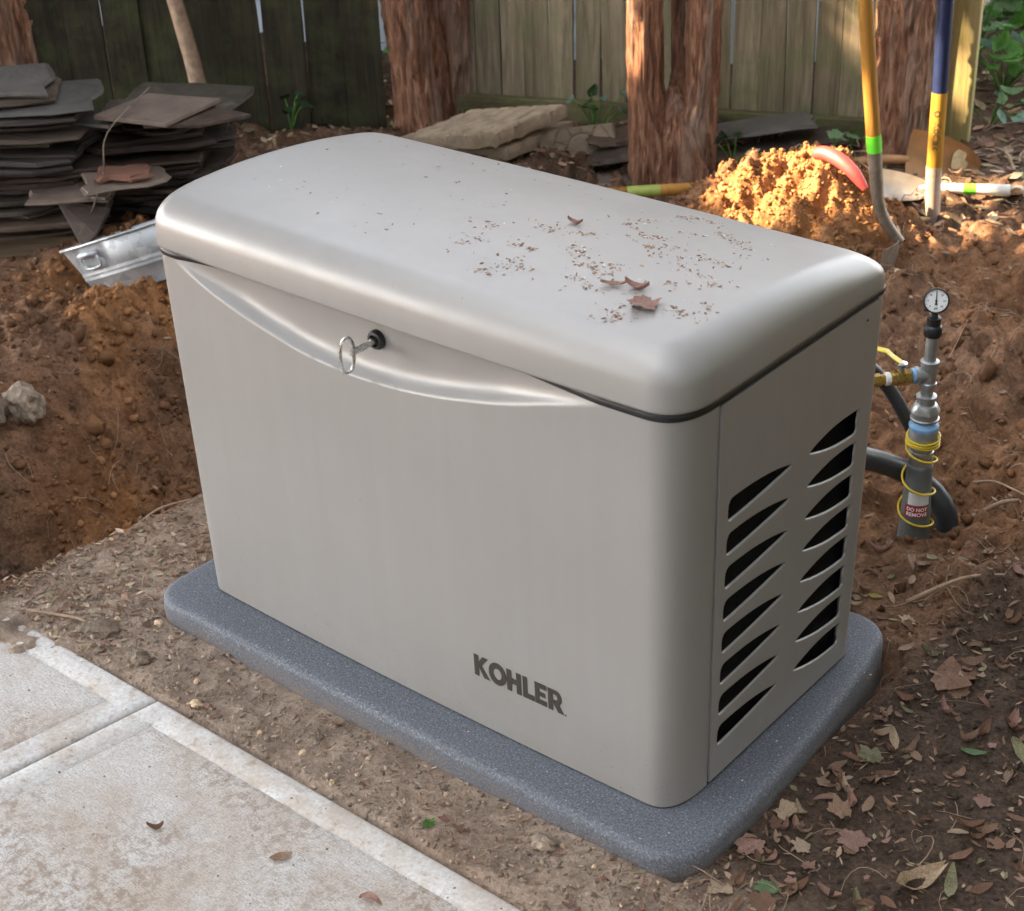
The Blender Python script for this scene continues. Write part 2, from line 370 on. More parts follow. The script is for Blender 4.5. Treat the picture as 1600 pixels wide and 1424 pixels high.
def leafmat(name, col, trans=.35):
    def f(nt, b):
        g = N(nt); oi = g.n('ShaderNodeObjectInfo')
        dk = tuple(c*.55 for c in col); lt = tuple(min(1, c*1.35) for c in col)
        c = g.ramp(g.noise(26, 4, .6), [(.3, dk), (.7, lt)])
        c = g.mix(c, (.5, .5, .5), g.ramp(oi.outputs['Random'], [(0, .6), (.7, 0)]), 'MULTIPLY')
        g.l(c, b.inputs['Base Color']); b.inputs['Roughness'].default_value = .6; b.inputs['Specular IOR Level'].default_value = .3
        g.l(g.bump(g.noise(60, 3, .6), .4, .004), b.inputs['Normal'])
        if trans:
            t = g.n('ShaderNodeBsdfTranslucent'); g.l(c, t.inputs[0]); ms = g.n('ShaderNodeMixShader'); ms.inputs[0].default_value = trans
            out = [n for n in nt.nodes if n.type == 'OUTPUT_MATERIAL'][0]
            g.l(b.outputs[0], ms.inputs[1]); g.l(t.outputs[0], ms.inputs[2]); g.l(ms.outputs[0], out.inputs[0])
    return mat(name, f)
LEAFS = [leafmat('dry_leaf_tan', (.33, .215, .145), .15), leafmat('dry_leaf_brown', (.225, .125, .080), .15), leafmat('dry_leaf_rose', (.36, .21, .165), .15),
         leafmat('dry_leaf_olive', (.24, .225, .12), .15), leafmat('dry_leaf_pale', (.46, .345, .235), .15)]
LEAF_G = leafmat('green_leaf', (.10, .26, .045), .35)
LEAF_PG = leafmat('pale_green_leaf', (.20, .33, .16), .3)
LEAF_BG = leafmat('blue_green_leaf', (.17, .29, .22), .25)
LEAF_D = leafmat('shade_leaf', (.022, .050, .016), .15)
LEAF_Y = leafmat('yellow_leaf', (.50, .46, .10), .2)
CANOPY = leafmat('crown_leaf', (.050, .068, .030), 0)
PETAL = simple('violet_petal', (.26, .26, .70), .6, 0, .1, 40)

# ------------------------------------------------------------------ terrain
PATH_Z = -0.055
def gauss(x, y, cx, cy, sx, sy=None, a=0):
    sy = sy or sx; ca, sa = math.cos(a), math.sin(a); X = (x-cx)*ca+(y-cy)*sa; Y = -(x-cx)*sa+(y-cy)*ca
    return np.exp(-(X/sx)**2-(Y/sy)**2)
def masks(x, y):
    lip = -.40+.10*np.sin(y*3.1+.4)*.35+.03*fbm(x*4, y*6, 51, 3)
    tren = sstep(0, -.10, x-lip)*sstep(-1.25, -.80, x)*sstep(-1.4, -.7, y)
    berm = gauss(x, y, -1.42, .93, .30, .50, .5)+.8*gauss(x, y, -1.05, 1.35, .35, .45)
    X = (x-.01)*.757+(y-2.46)*.653; Y = -(x-.01)*.653+(y-2.46)*.757
    pile = np.exp(-(((X+.02)/np.where(X < 0, .40, .235))**2+(Y/.30)**2)**1.4)
    return lip, tren, berm, pile
def hz(x, y, fine=True):
    x = np.asarray(x, float); y = np.asarray(y, float)
    lip, tren, berm, pile = masks(x, y)
    h = -.053+.016*fbm(x*1.1, y*1.1, 3, 3)
    h = h-.034*sstep(.8, 2.5, y)*sstep(1.0, .2, np.abs(x-.3))*0
    wall = np.clip((lip-x)/.09, 0, 1); far = sstep(-1.30, -.66, x)
    h = h-.43*wall*far*sstep(-1.5, -.8, y)*sstep(3.0, 1.1, y)
    h = h+.012*sstep(-.95, -1.35, x)*sstep(2.4, 1.2, y)
    h = h+.030*berm
    # disturbed ground behind the cabinet, conduit hole, bank at the back
    h = h-.055*gauss(x, y, 1.03, 1.22, .15, .12)
    h = h-.12*gauss(x, y, .35, 1.05, .6, .22)
    h = h+.05*gauss(x, y, 1.18, 1.02, .16, .07)+.02*gauss(x, y, 1.35, 1.25, .2, .1)
    h = h+.035*sstep(1.45, 2.1, y)*sstep(-.3, .25, x)*sstep(2.7, 2.3, y)
    h = h+.085*gauss(x, y, .95, 1.92, .45, .20, .5)+.07*gauss(x, y, .55, 2.10, .20, .16)-.19*gauss(x, y, .82, 2.26, .17, .11, .4)+.09*gauss(x, y, .72, 2.64, .2, .12)-.055*gauss(x, y, -1.43, .92, .20, .09, .7)
    h = h-.075*gauss(x, y, .40, 2.30, .15, .13)
    h = h+.190*pile*(1+.25*fbm(x*4.5, y*4.5, 95, 3))
    h = h+.14*sstep(3.5, 5.2, y)+.25*sstep(5.2, 7, y)
    rough = np.clip(tren+1.1*np.clip(berm, 0, 1)+1.2*np.clip(pile, 0, 1)+.8*sstep(.85, 1.1, y)*sstep(3.6, 2.9, y), 0, 1.3)
    n1 = fbm(x*5, y*5, 20, 3); n2 = fbm(x*17, y*17, 30, 4, .55)
    n3 = 1-2*np.abs(fbm(x*11, y*11, 35, 3, .55)); h = h+rough*(.042*n1+.030*n2+.034*n3)+(.35+.2*rough)*.0065*fbm(x*34, y*34, 40, 3)+.006*n1
    if fine: h = h+(.25+1.3*rough)*.0055*(1-2*np.abs(fbm(x*42, y*42, 60, 3, .6)))
    # spill of soil on the near end of the path, path bed, pad bed
    inpath = sstep(-.245, -.275, y)*sstep(-.42, -.36, x)
    spill = .95*gauss(x, y, -.28, -.26, .20, .10)+.9*gauss(x, y, -.44, -.42, .16, .25)
    h = h*(1-inpath)+inpath*(PATH_Z-.026+.034*np.clip(spill*1.15, 0, 1)+.024*n2*np.clip(spill*2, 0, 1)+.012*spill*fbm(x*45, y*45, 41, 3))
    bed = sstep(-.076, -.056, y)*sstep(.72, .70, y)*sstep(-.06, -.04, x)*sstep(1.26, 1.24, x)
    h = h*(1-bed)+bed*(-.10)
    return h
def soilcol(x, y):
    x = np.asarray(x, float); y = np.asarray(y, float); lip, tren, berm, pile = masks(x, y)
    n = fbm(x*2.6, y*2.6, 70, 4); m = fbm(x*7, y*7, 80, 4)
    org = .95*np.clip(pile*1.7, 0, 1)*sstep(-.55, .15, m+.9*sstep(-.28, .05, x)-.35)+.75*np.clip(berm*1.3, 0, 1)*sstep(-.25, .3, n+.1)
    org = org+.75*gauss(x, y, -.78, .42, .17, .22)+.30*sstep(.9, 1.2, y)*sstep(3, 2.4, y)*sstep(-.2, .4, n+.15)
    org = org+.25*tren*sstep(-.1, .4, n)
    hum = sstep(1.22, 1.30, x)*sstep(1.5, .9, y)+.8*sstep(2.6, 3.2, y)+.3*tren*sstep(.0, .35, m)+.75*gauss(x, y, -.80, .02, .25, .22)+.7*sstep(-.4, -1.0, x)*sstep(1.4, 2, y)  # humus patch in the trench also paints its shaded hole darker
    hum = hum*(1-.7*sstep(.1, -.25, y)*sstep(1.9, 1.2, x))
    dus = sstep(.05, -.06, y)*sstep(-.42, -.3, x)*sstep(1.75, 1.1, x+.3*y)+.75*sstep(-.42, -.30, x)*sstep(.25, .1, x)*sstep(.75, .45, y)
    dus = dus*(.92+.45*n)
    return np.clip(org, 0, 1), np.clip(hum, 0, 1), np.clip(dus, 0, 1)
def axis(f0, f1, d, lo, hi, grow=1.06, dmax=9):
    a = list(np.arange(f0, f1, d)); x = f1; s = d
    while x < hi: a.append(x); s = min(s*grow, dmax); x += s
    a.append(hi); b = []; x = f0; s = d
    while x > lo: s = min(s*grow, dmax); x -= s; b.append(max(x, lo))
    return np.array(sorted(set(np.round(b+a, 5))))
gx = axis(-2.0, 1.85, .0095, -70, 70); gy = axis(-.75, 2.9, .0095, -70, 70, 1.03)
GX, GY = np.meshgrid(gx, gy); GZ = hz(GX, GY)
nx, ny = len(gx), len(gy); idx = np.arange(nx*ny).reshape(ny, nx)
Q = np.stack([idx[:-1, :-1], idx[:-1, 1:], idx[1:, 1:], idx[1:, :-1]], -1).reshape(-1, 4)
me = npmesh('ground', np.stack([GX, GY, GZ], -1).reshape(-1, 3), Q, True)
o_, h_, d_ = soilcol(GX, GY)
ca = me.color_attributes.new('soil', 'FLOAT_COLOR', 'POINT')
ca.data.foreach_set('color', np.stack([o_, h_, d_, np.ones_like(o_)], -1).astype(np.float32).ravel())
ground = tag(link('ground', me, SOIL), kind='structure')
def gz(x, y): return float(hz(np.array([x]), np.array([y]))[0])

# ------------------------------------------------------------------ concrete path
path = tag(empty('path', (0, 0, PATH_Z)), kind='structure')
def slab(x0, x1, x0b, x1b, y0, y1):
    # x0/x1 at the far edge (y1), x0b/x1b at the near edge (y0); trowelled border on three sides, broomed middle
    bw = .062; nxs, nys = 90, 110; mb = MB()
    us = np.unique(np.concatenate([np.linspace(0, 1, 40)])); V = []; F = []; MI = []
    xs = lambda u, y: (x0+(x1-x0)*u)*((y-y0)/(y1-y0))+(x0b+(x1b-x0b)*u)*((y1-y)/(y1-y0))
    W_ = x1-x0
    dl = sorted(set([0, .0025, .006, .011, bw-.004, bw-.001, bw+.003]+list(np.linspace(bw+.02, W_-bw-.02, 30))+[W_-d for d in (0, .0025, .006, .011, bw-.004, bw-.001, bw+.003)]))
    dy = sorted(set([0, .0025, .006, .011, bw-.004, bw-.001, bw+.003]+list(np.linspace(bw+.02, y1-y0, 34))))
    def top(a, yy):
        e = min(a, W_-a, yy); z = 0
        if e < .011: z -= .008*(1-math.sqrt(max(0, 1-(1-e/.011)**2)))
        if e > bw-.004: z -= .0009 if e > bw+.001 else .0022
        return z
    for b in dy:
        for a in dl:
            y = y1-b; V.append((xs(a/W_, y), y, top(a, b)))
    m = len(dl)
    for j in range(len(dy)-1):
        for i in range(m-1):
            F.append((j*m+i, (j+1)*m+i, (j+1)*m+i+1, j*m+i+1)); e = min(.5*(dl[i]+dl[i+1]), W_-.5*(dl[i]+dl[i+1]), .5*(dy[j]+dy[j+1])); MI.append(0 if e > bw else 1)
    k = len(V)
    for i in range(m): V.append((V[i][0], V[i][1], -.09))
    for i in range(m-1): F.append((i, i+1, k+i+1, k+i)); MI.append(1)
    for side in (0, m-1):
        k = len(V)
        for j in range(len(dy)): q = V[j*m+side]; V.append((q[0], q[1], -.09))
        for j in range(len(dy)-1):
            F.append((j*m+side, k+j, k+j+1, (j+1)*m+side) if side == 0 else (j*m+side, (j+1)*m+side, k+j+1, k+j)); MI.append(1)
    return obj('slab', V, F, [CONC, CONCS], path, True, MI)
PE = -.262
slab(-.62, .162, -.90, -.06, -1.7, PE)
slab(.170, 1.90, -.052, 1.90, -1.7, PE)

# ------------------------------------------------------------------ generator
L, W, H, TP = 1.2, .6165, .752, .0128
_zx = [0, .06, .096, .186, .284, .41, .534, .64, .74, .851, .955, 1.066, 1.1, 1.3]
_zz = [.80, .765, .741, .707, .682, .657, .650, .656, .671, .695, .725, .754, .765, .80]
def zcurve(x): return np.interp(x, _zx, _zz)
def zcs(x): return (zcurve(x-.03)+2*zcurve(x)+zcurve(x+.03)+zcurve(x-.015)+zcurve(x+.015))/6
def tp(z): return TP*(1-z/H)
def yf(x, z):
    u = (x-.6)/.6; b = -.011*max(0, 1-u*u); s = z-zcs(x); r = 0
    if s > -.006:
        dep = min(.026, max(0, .756-zcs(x))*.42); q = float(sstep(-.005, .004, s))*(1-math.exp(-max(0, s+.004)/.011)); r = dep*q
    return tp(z)+b+r
def bez(p0, p1, p2, n):
    return [((1-t)**2*p0[0]+2*t*(1-t)*p1[0]+t*t*p2[0], (1-t)**2*p0[1]+2*t*(1-t)*p1[1]+t*t*p2[1]) for t in np.linspace(0, 1, n)]
XF = np.linspace(.062, 1.134, 120)
def outline(z, off=0, closed=False, recess=True, rc=None):
    t = tp(z)-off; F = yf if recess else (lambda x, z: tp(z)-.011*max(0, 1-((x-.6)/.6)**2))
    front = [(x, F(x, z)-off) for x in XF]
    fr = bez(front[-1], (L-t, t), (L-t, .094+t), 14)
    fl = bez((t, .09+t), (t, t), front[0], 12)
    q = rc or .03
    rl = bez((q+t, W-t), (t, W-t), (t, W-q-t), 8)
    rr = bez((L-t, W-q*1.1-t), (L-t, W-t), (L-q*1.3-t, W-t), 12)
    if closed: return fl[:-1]+front[:-1]+fr+[(L-t, y) for y in np.linspace(.17, W-.13, 14)]+rr+[(x, W-t) for x in np.linspace(L-.13, .125, 20)]+rl[:]+[(t, y) for y in np.linspace(W-.13, .17, 14)]
    return [(L-t-.02, .101+t), (L-t-.001, .100+t)]+fr[::-1][:-1]+front[::-1]+fl[::-1][1:]+[(t, y) for y in np.linspace(.12, W-.06, 8)]+rl[::-1]+[(x, W-t) for x in np.linspace(.08, L-.06, 12)]+rr[::-1][:-1]+[(L-t-.0005, W-.037-t), (L-t-.02, W-.038-t)]
gen = tag(empty('standby_generator', (0, 0, 0)), 'taupe metal standby generator cabinet with black KOHLER lettering', 'generator')
zl = [0.004, .012]+list(np.linspace(.04, .62, 24))+list(np.arange(.632, .7500, .0035))+[.7505, .752, .7515]
V = []; F = []
for i, z in enumerate(zl):
    P = outline(z, -.004 if i == len(zl)-1 else 0); m = len(P); V += [(a, b, z) for a, b in P]
for i in range(len(zl)-1):
    for k in range(m-1): F.append((i*m+k, (i+1)*m+k, (i+1)*m+k+1, i*m+k+1))
cab = obj('cabinet', V, F, PAINT, gen, True); cab.data.set_sharp_from_angle(angle=math.radians(50))
# black strip standing in for the dark gap under the cabinet
V = []; F = []
for z, o2 in ((.0015, -.006), (.010, -.006)):
    P = outline(z, o2, True, False); m = len(P); V += [(a, b, z) for a, b in P]
F = [(k, (k+1) % m, m+(k+1) % m, m+k) for k in range(m)]+[tuple(range(m-1, -1, -1))]
obj('base_gap_strip', V, F, BLACK, gen)
# gasket under the lid
V = []; F = []; prof = [(.7475, -.016), (.7485, -.002), (.7525, .0015), (.758, .0028), (.7635, .0015), (.766, -.004), (.766, -.016)]
for z, o2 in prof:
    P = outline(.751, o2, True); m = len(P); V += [(a, b, z) for a, b in P]
for i in range(len(prof)-1):
    for k in range(m): F.append((i*m+k, i*m+(k+1) % m, (i+1)*m+(k+1) % m, (i+1)*m+k))
obj('lid_gasket', V, F, BLACK, gen, True)
# lid
ZB = .7655
def ztop(x, y): return .8685-.29*(y-.19)**2-.004*((x-.6)/.6)**2
def lid_out(off):
    return [np.array(q) for q in outline(.752, .0045-off, True, False, .045)]
loops = []
PR = [(.012, -.001), (.003, -.0012), (0, .012), (0, .06), (0, .18), (.0002, .30), (.001, .38)]
for t in np.linspace(0, 1, 13)[1:]:
    a = t*math.pi/2; PR.append((.001+.054*(1-math.cos(a)), .38+.62*math.sin(a)))
for d, g_ in PR:
    P = lid_out(d); lp = []
    for p in P:
        zt = ztop(p[0], p[1]); lp.append((p[0], p[1], ZB+(zt-ZB)*g_-0.0005*0))
    loops.append(lp)
last = loops[-1]
for s in (.03, .08, .16, .28, .42, .56, .70, .83, .94):
    lp = []
    for p in last:
        q = np.array(p[:2])*(1-s)+np.array((.6, .31))*s; lp.append((q[0], q[1], ztop(q[0], q[1])))
    loops.append(lp)
m = len(loops[0]); V = [p for lp in loops for p in lp]; F = []
for i in range(len(loops)-1):
    for k in range(m): F.append((i*m+k, i*m+(k+1) % m, (i+1)*m+(k+1) % m, (i+1)*m+k))
F.append(tuple((len(loops)-1)*m+k for k in range(m)))
lid = obj('lid', V, F, PAINT, gen, True)
# louvred side panel
def slot_left(k):
    z0 = .529-.0645*k; P = []
    for t in np.linspace(0, 1, 15):           # lower edge, blunt end to tip
        y = .141+.181*t; P.append((y, z0-.0015+.0135*t**1.55))
    P += [(.3235, z0+.0135), (.3225, z0+.0150)]
    for t in np.linspace(1, 0, 15)[1:]:
        y = .146+.176*t; P.append((y, z0+.0375-.0225*t**2.3))
    P += [(.1405, z0+.0352), (.1368, z0+.029), (.1358, z0+.018), (.1362, z0+.007), (.1380, z0+.0008)]
    return P
def slot_right(k):
    z0 = .507-.0645*k; P = [(.3815, z0+.0325), (.3825, z0+.0305)]
    for t in np.linspace(0, 1, 15)[1:]:
        y = .383+.150*t; P.append((y, z0+.030-.030*t**1.0-.0065*math.sin(math.pi*t)))
    P += [(.5375, z0+.0015), (.5405, z0+.006), (.5395, z0+.014), (.5375, z0+.022), (.5395, z0+.031), (.5415, z0+.038), (.5415, z0+.0455)]
    for t in np.linspace(1, 0, 15)[1:-1]:
        y = .383+.156*t; P.append((y, z0+.0335+.0115*t**.8+.0068*math.sin(math.pi*t)))
    return P
slots = [slot_left(k) for k in range(8)]+[slot_right(k) for k in range(8)]
def offs(P, d):
    P = np.array(P); n = len(P); O = []
    ar = .5*np.sum(P[:, 0]*np.roll(P[:, 1], -1)-np.roll(P[:, 0], -1)*P[:, 1]); sg = 1 if ar > 0 else -1
    for i in range(n):
        e1 = P[i]-P[i-1]; e2 = P[(i+1) % n]-P[i]; n1 = np.array((e1[1], -e1[0]))*sg; n2 = np.array((e2[1], -e2[0]))*sg
        n1 /= np.linalg.norm(n1)+1e-9; n2 /= np.linalg.norm(n2)+1e-9; b = n1+n2; l = np.linalg.norm(b)
        b = n1 if l < .3 else b/l; O.append(P[i]+b*d)
    return np.array(O)
def px3(y, z, dep=0): return (L-tp(z)+.0018-dep, y, z)
bm = bmesh.new(); edges = []
Y0, Y1, Z0, Z1 = .1035, W-.0385, .008, .7475
outer = [(Y0+TP*(1-Z0/H), Z0)]+[(Y0+TP*(1-z/H), z) for z in np.linspace(Z0, Z1, 6)[1:-1]]+[(Y0, Z1)]+[(Y1, Z1), (Y1-TP*(1-Z0/H), Z0)]
def loopv(P, dep): return [bm.verts.new(px3(p[0], p[1], dep)) for p in P]
def loope(vl): return [bm.edges.new((vl[i], vl[(i+1) % len(vl)])) for i in range(len(vl))]
ov = loopv(outer, 0); edges += loope(ov); rings = []
for S in slots:
    r1 = loopv(offs(S, .0034), 0); edges += loope(r1)
    rr_ = [r1]+[loopv(offs(S, d), dp) for d, dp in ((.0020, .0003), (.0009, .0011), (.0002, .0024), (0, .0034), (-.0001, .0040))]; rings.append(rr_)
bmesh.ops.triangle_fill(bm, edges=edges, use_beauty=True, use_dissolve=False)
for f in bm.faces:
    if f.normal.x < 0: f.normal_flip()
for rr_ in rings:
    for a, b in zip(rr_, rr_[1:]):
        n_ = len(a)
        for i in range(n_):
            f = bm.faces.new((a[i], a[(i+1) % n_], b[(i+1) % n_], b[i])); f.smooth = True
back = loopv(outer, .008)
for i in range(len(ov)): bm.faces.new((ov[i], back[i], back[(i+1) % len(ov)], ov[(i+1) % len(ov)]))
bmesh.ops.recalc_face_normals(bm, faces=bm.faces)
me = bpy.data.meshes.new('side_panel'); bm.to_mesh(me); bm.free()
side = link('side_panel', me, PAINT, gen)
obj('louvre_screen', *boxv((L-.041, .345, .355), (.002, .262, .345)), DARK, side)  # mesh screen blackened to stand in for the unlit cabinet interior
# small hinge bracket at the rear corner of the lid
mb = MB(); mb.add(*boxv((L-.012, W-.060, .7575), (.010, .014, .004))); mb.add(*lathe([(.003, 0), (.003, .004)], 10, (L-.002, W-.048, .7575), (1, 0, 0)))
mb.obj('hinge_bracket', ZINC, gen)
mb = MB(); mb.add(*lathe([(.0022, 0), (.0022, .0012)], 10, (L+.0015, W-.075, .722), (1, 0, 0))); mb.obj('rivet_hole', BLACK, side)
# lettering
def letter_polys():
    h = 1.0; s = .30
    G = {}
    G['K'] = [[(0, 0), (s, 0), (s, .40), (s+.02, .43), (.62, 0), (1.02, 0), (.50, .56), (.95, 1), (.58, 1), (s, .70), (s, 1), (0, 1)]]
    G['H'] = [[(0, 0), (s, 0), (s, .38), (.62, .38), (.62, 0), (.92, 0), (.92, 1), (.62, 1), (.62, .64), (s, .64), (s, 1), (0, 1)]]
    G['L'] = [[(0, 0), (.72, 0), (.72, .25), (s, .25), (s, 1), (0, 1)]]
    G['E'] = [[(0, 0), (.74, 0), (.74, .24), (s, .24), (s, .39), (.66, .39), (.66, .61), (s, .61), (s, .76), (.74, .76), (.74, 1), (0, 1)]]
    o1 = [(.56+.57*math.cos(t), .5+.53*math.sin(t)) for t in np.linspace(0, 2*math.pi, 33)[:-1]]
    o2 = [(.56+.27*math.cos(t), .5+.26*math.sin(t)) for t in np.linspace(0, 2*math.pi, 33)[:-1]]
    G['O'] = [o1, o2]
    arc = [(.50+.34*math.cos(t), .66+.34*math.sin(t)) for t in np.linspace(math.pi/2, -math.pi/2.6, 12)]
    arci = [(.46+.13*math.cos(t), .66+.13*math.sin(t)) for t in np.linspace(math.pi/2, -math.pi/2, 8)]
    G['R'] = [[(0, 0), (s, 0), (s, .36), (s+.03, .36), (.60, 0), (.98, 0), (.66, .40)]+arc[::-1]+[(0, 1)], [(s, .79)]+arci+[(s, .53)]]
    return G
GL = letter_polys(); xo = .764; hh = .046; ww = .0385
adv = {'K': .97, 'O': 1.17, 'H': 1.02, 'L': .76, 'E': .83, 'R': .95}
tot = sum(adv.values()); ww = .199/tot
for ch in 'KOHLER':
    bm = bmesh.new(); es = []
    for poly in GL[ch]:
        vs_ = []
        for px_, pz in poly:
            x = xo+px_*ww; z = .1165+pz*hh; vs_.append(bm.verts.new((x, yf(x, z)-.0007, z)))
        es += [bm.edges.new((vs_[i], vs_[(i+1) % len(vs_)])) for i in range(len(vs_))]
    bmesh.ops.triangle_fill(bm, edges=es, use_beauty=True)
    bmesh.ops.solidify(bm, geom=bm.faces[:], thickness=.0003)
    me = bpy.data.meshes.new('letter'); bm.to_mesh(me); bm.free(); link('letter', me, INK, gen); xo += adv[ch]*ww
mb = MB(); mb.add(*lathe([(.0016, 0), (.0016, .0006)], 10, (.967, yf(.967, .117)-.0003, .1175), (0, -1, 0))); mb.obj('trademark_dot', INK, gen)
# lock and key
ly = yf(.573, .719)
mb = MB(); mb.add(*lathe([(.0, .0), (.0175, 0), (.0175, .007), (.0155, .011), (.011, .012), (.010, .006), (0, .006)], 24, (.573, ly+.001, .719), (0, -1, 0)))
wsmooth(mb.obj('lock', BLACK, gen), 40)
ky = ly-.006
mb = MB()
mb.add(*tube([(.573, ky, .719), (.572, ky-.012, .719)], .0065, 14))
V, F = boxv((.572, ky-.034, .7175), (.0022, .024, .0055)); mb.add(V, F)
cyk = ky-.066
ring = [(.571+.002*math.cos(a), cyk+.0135*math.copysign(abs(math.cos(a))**.7, math.cos(a)), .7165+.031*math.copysign(abs(math.sin(a))**.85, math.sin(a))) for a in np.linspace(0, 2*math.pi, 41)]
mb.add(*tube(ring, .0029, 8)); key = mb.obj('lock_key', ZINC)
tag(wsmooth(key, 40), 'bare metal key with oval loop grip sticking out of the lock', 'key')

# ------------------------------------------------------------------ pad
def pad_out(off):
    C = []
    def arc(cx, cy, r, a0, a1, n=12): return [(cx+(r-off)*math.cos(a), cy+(r-off)*math.sin(a)) for a in np.linspace(a0, a1, n)]
    P = arc(.01, -.010, .075, math.pi, 1.5*math.pi)+[(x, -.0852+off+.003*((x-.6)/.6)**2) for x in np.linspace(.09, 1.12, 26)]
    P += arc(1.19, .0015, .084, 1.5*math.pi, 2*math.pi)
    P += [(1.274-off-.055*max(0, (y-.10)/.6)**1.6, y) for y in np.linspace(.05, .60, 14)]
    P += arc(1.142, .650, .078, 0, .5*math.pi)+[(x, .728-off) for x in np.linspace(1.08, .1, 20)]+arc(.01, .653, .075, .5*math.pi, math.pi)+[(-.065+off, y) for y in np.linspace(.58, .04, 12)]
    return P
V = []; F = []; prof = [(-.004, -.105), (.0, -.06), (.0, -.019), (.0010, -.0130), (.0035, -.0072), (.0076, -.0034), (.013, -.0011), (.021, 0), (.040, .0006)]
for d, z in prof:
    P = pad_out(d); m = len(P); V += [(a, b, z+.0012*float(perlin(a*9, b*9, 5))*(z < -.01)) for a, b in P]
for i in range(len(prof)-1):
    for k in range(m): F.append((i*m+k, i*m+(k+1) % m, (i+1)*m+(k+1) % m, (i+1)*m+k))
F.append(tuple((len(prof)-1)*m+k for k in range(m)))
tag(obj('equipment_pad', V, F, PADM, None, True), 'speckled blue-grey moulded pad with rounded edges under the generator', 'pad')

# ------------------------------------------------------------------ fences
RH = np.array((0.757, 0.653, 0)); FH = np.array((-0.653, 0.757, 0))     # across and away from the viewer
def fence(name, A, B, widths, gaps, mat_, z0, z1, label, rail=None, thick=.016, seed=1):
    A = np.array(A, float); B = np.array(B, float); d = (B-A)/np.linalg.norm(B-A); Lf = np.linalg.norm(B-A); nrm = np.array((d[1], -d[0]))
    if nrm@(CAM[:2]-A) < 0: nrm = -nrm
    e = tag(empty(name, (A[0], A[1], z0)), label, 'fence'); r = random.Random(seed); s = 0; i = 0
    while s < Lf:
        w = widths[i % len(widths)]*r.uniform(.97, 1.03); g_ = gaps[i % len(gaps)]
        off = r.uniform(-.004, .004); lean = r.uniform(-.004, .004); zb = r.uniform(-.012, .012)
        n_ = 26; V = []; F = []
        for q in range(n_):                      # board as a lofted bar, slightly cupped and wavy
            z = (z1-z0)*q/(n_-1) if q else zb
            wob = .0025*math.sin(z*5+i*1.7)
            for sx, sy in ((-1, -1), (0, -1.15), (1, -1), (1, 1), (0, 1), (-1, 1)):
                p = d*(s+w/2+sx*w/2*(1+.01*math.sin(z*7+i))+lean*z*4)+nrm*(off-sy*thick/2+wob)
                V.append((p[0], p[1], z))
        for q in range(n_-1):
            for k in range(6): F.append((q*6+k, q*6+(k+1) % 6, (q+1)*6+(k+1) % 6, (q+1)*6+k))
        F += [tuple(range(5, -1, -1)), tuple((n_-1)*6+k for k in range(6))]
        obj('board', V, F, mat_, e); s += w+g_; i += 1
    ax = [(d[0], d[1], 0), (nrm[0], nrm[1], 0), (0, 0, 1)]
    for zr, hr in (rail or []):
        p = d*Lf/2+nrm*(.014+.020); bevel(obj('rail', *boxv((0, 0, 0), (Lf/2, .019, hr), ax), RAIL, e, loc=(p[0], p[1], zr)), .004)
    return e
fence('board_fence', (-1.685, 2.724), (-.115, 3.357), [.089, .092, .088, .090], [.003, .002, .004, .003, .010, .012, .003, .002, .004, .003, .006], FENCE, -.005, 1.85,
      'weathered brown board fence with mossy bottom rail behind the reddish trees', rail=[(.010, .044), (1.5, .044)])
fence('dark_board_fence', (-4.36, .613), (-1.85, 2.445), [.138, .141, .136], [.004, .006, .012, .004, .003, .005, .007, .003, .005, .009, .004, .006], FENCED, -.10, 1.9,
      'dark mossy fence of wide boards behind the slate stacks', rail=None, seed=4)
post = obj('gate_post', *boxv((0, 0, 0), (.045, .045, 1.0), [(.94, .35, 0), (-.35, .94, 0), (0, 0, 1)]), POSTM, None, loc=(-.035, 3.465, .95))
tag(bevel(post, .006), 'yellowish treated timber post beside the green leaves', 'post')

# house beyond the gap in the fences
hs = tag(empty('shingled_house', (-2.35, 3.35, -.1)), 'blue-grey shingled house wall glimpsed through the fence gap', 'house')
hd = np.array((.9206, .3905, 0)); hn = np.array((.3905, -.9206, 0))
obj('wall', *boxv(hd*-.55+np.array((0, 0, 1.3)), (2.6, .03, 1.5), [hd, hn, (0, 0, 1)]), SIDING, hs)
for j in range(16):
    zc_ = -.05+j*.115; x = -1.55+(.08 if j % 2 else 0)
    while x < 1.5:
        w = rnd.uniform(.10, .17); c = hd*(x+w/2)+hn*(.040+.003*rnd.random())
        ax = [hd, hn*math.cos(.07)+np.array((0, 0, -math.sin(.07))), np.array((0, 0, 1))*math.cos(.07)+hn*math.sin(.07)*-1]
        if -.8 < x < 1.1 and j < 8: obj('shingle', *boxv((0, 0, 0), (w/2-.003, .006, .060), ax), SIDING, hs, loc=(c[0], c[1], zc_))
        x += w

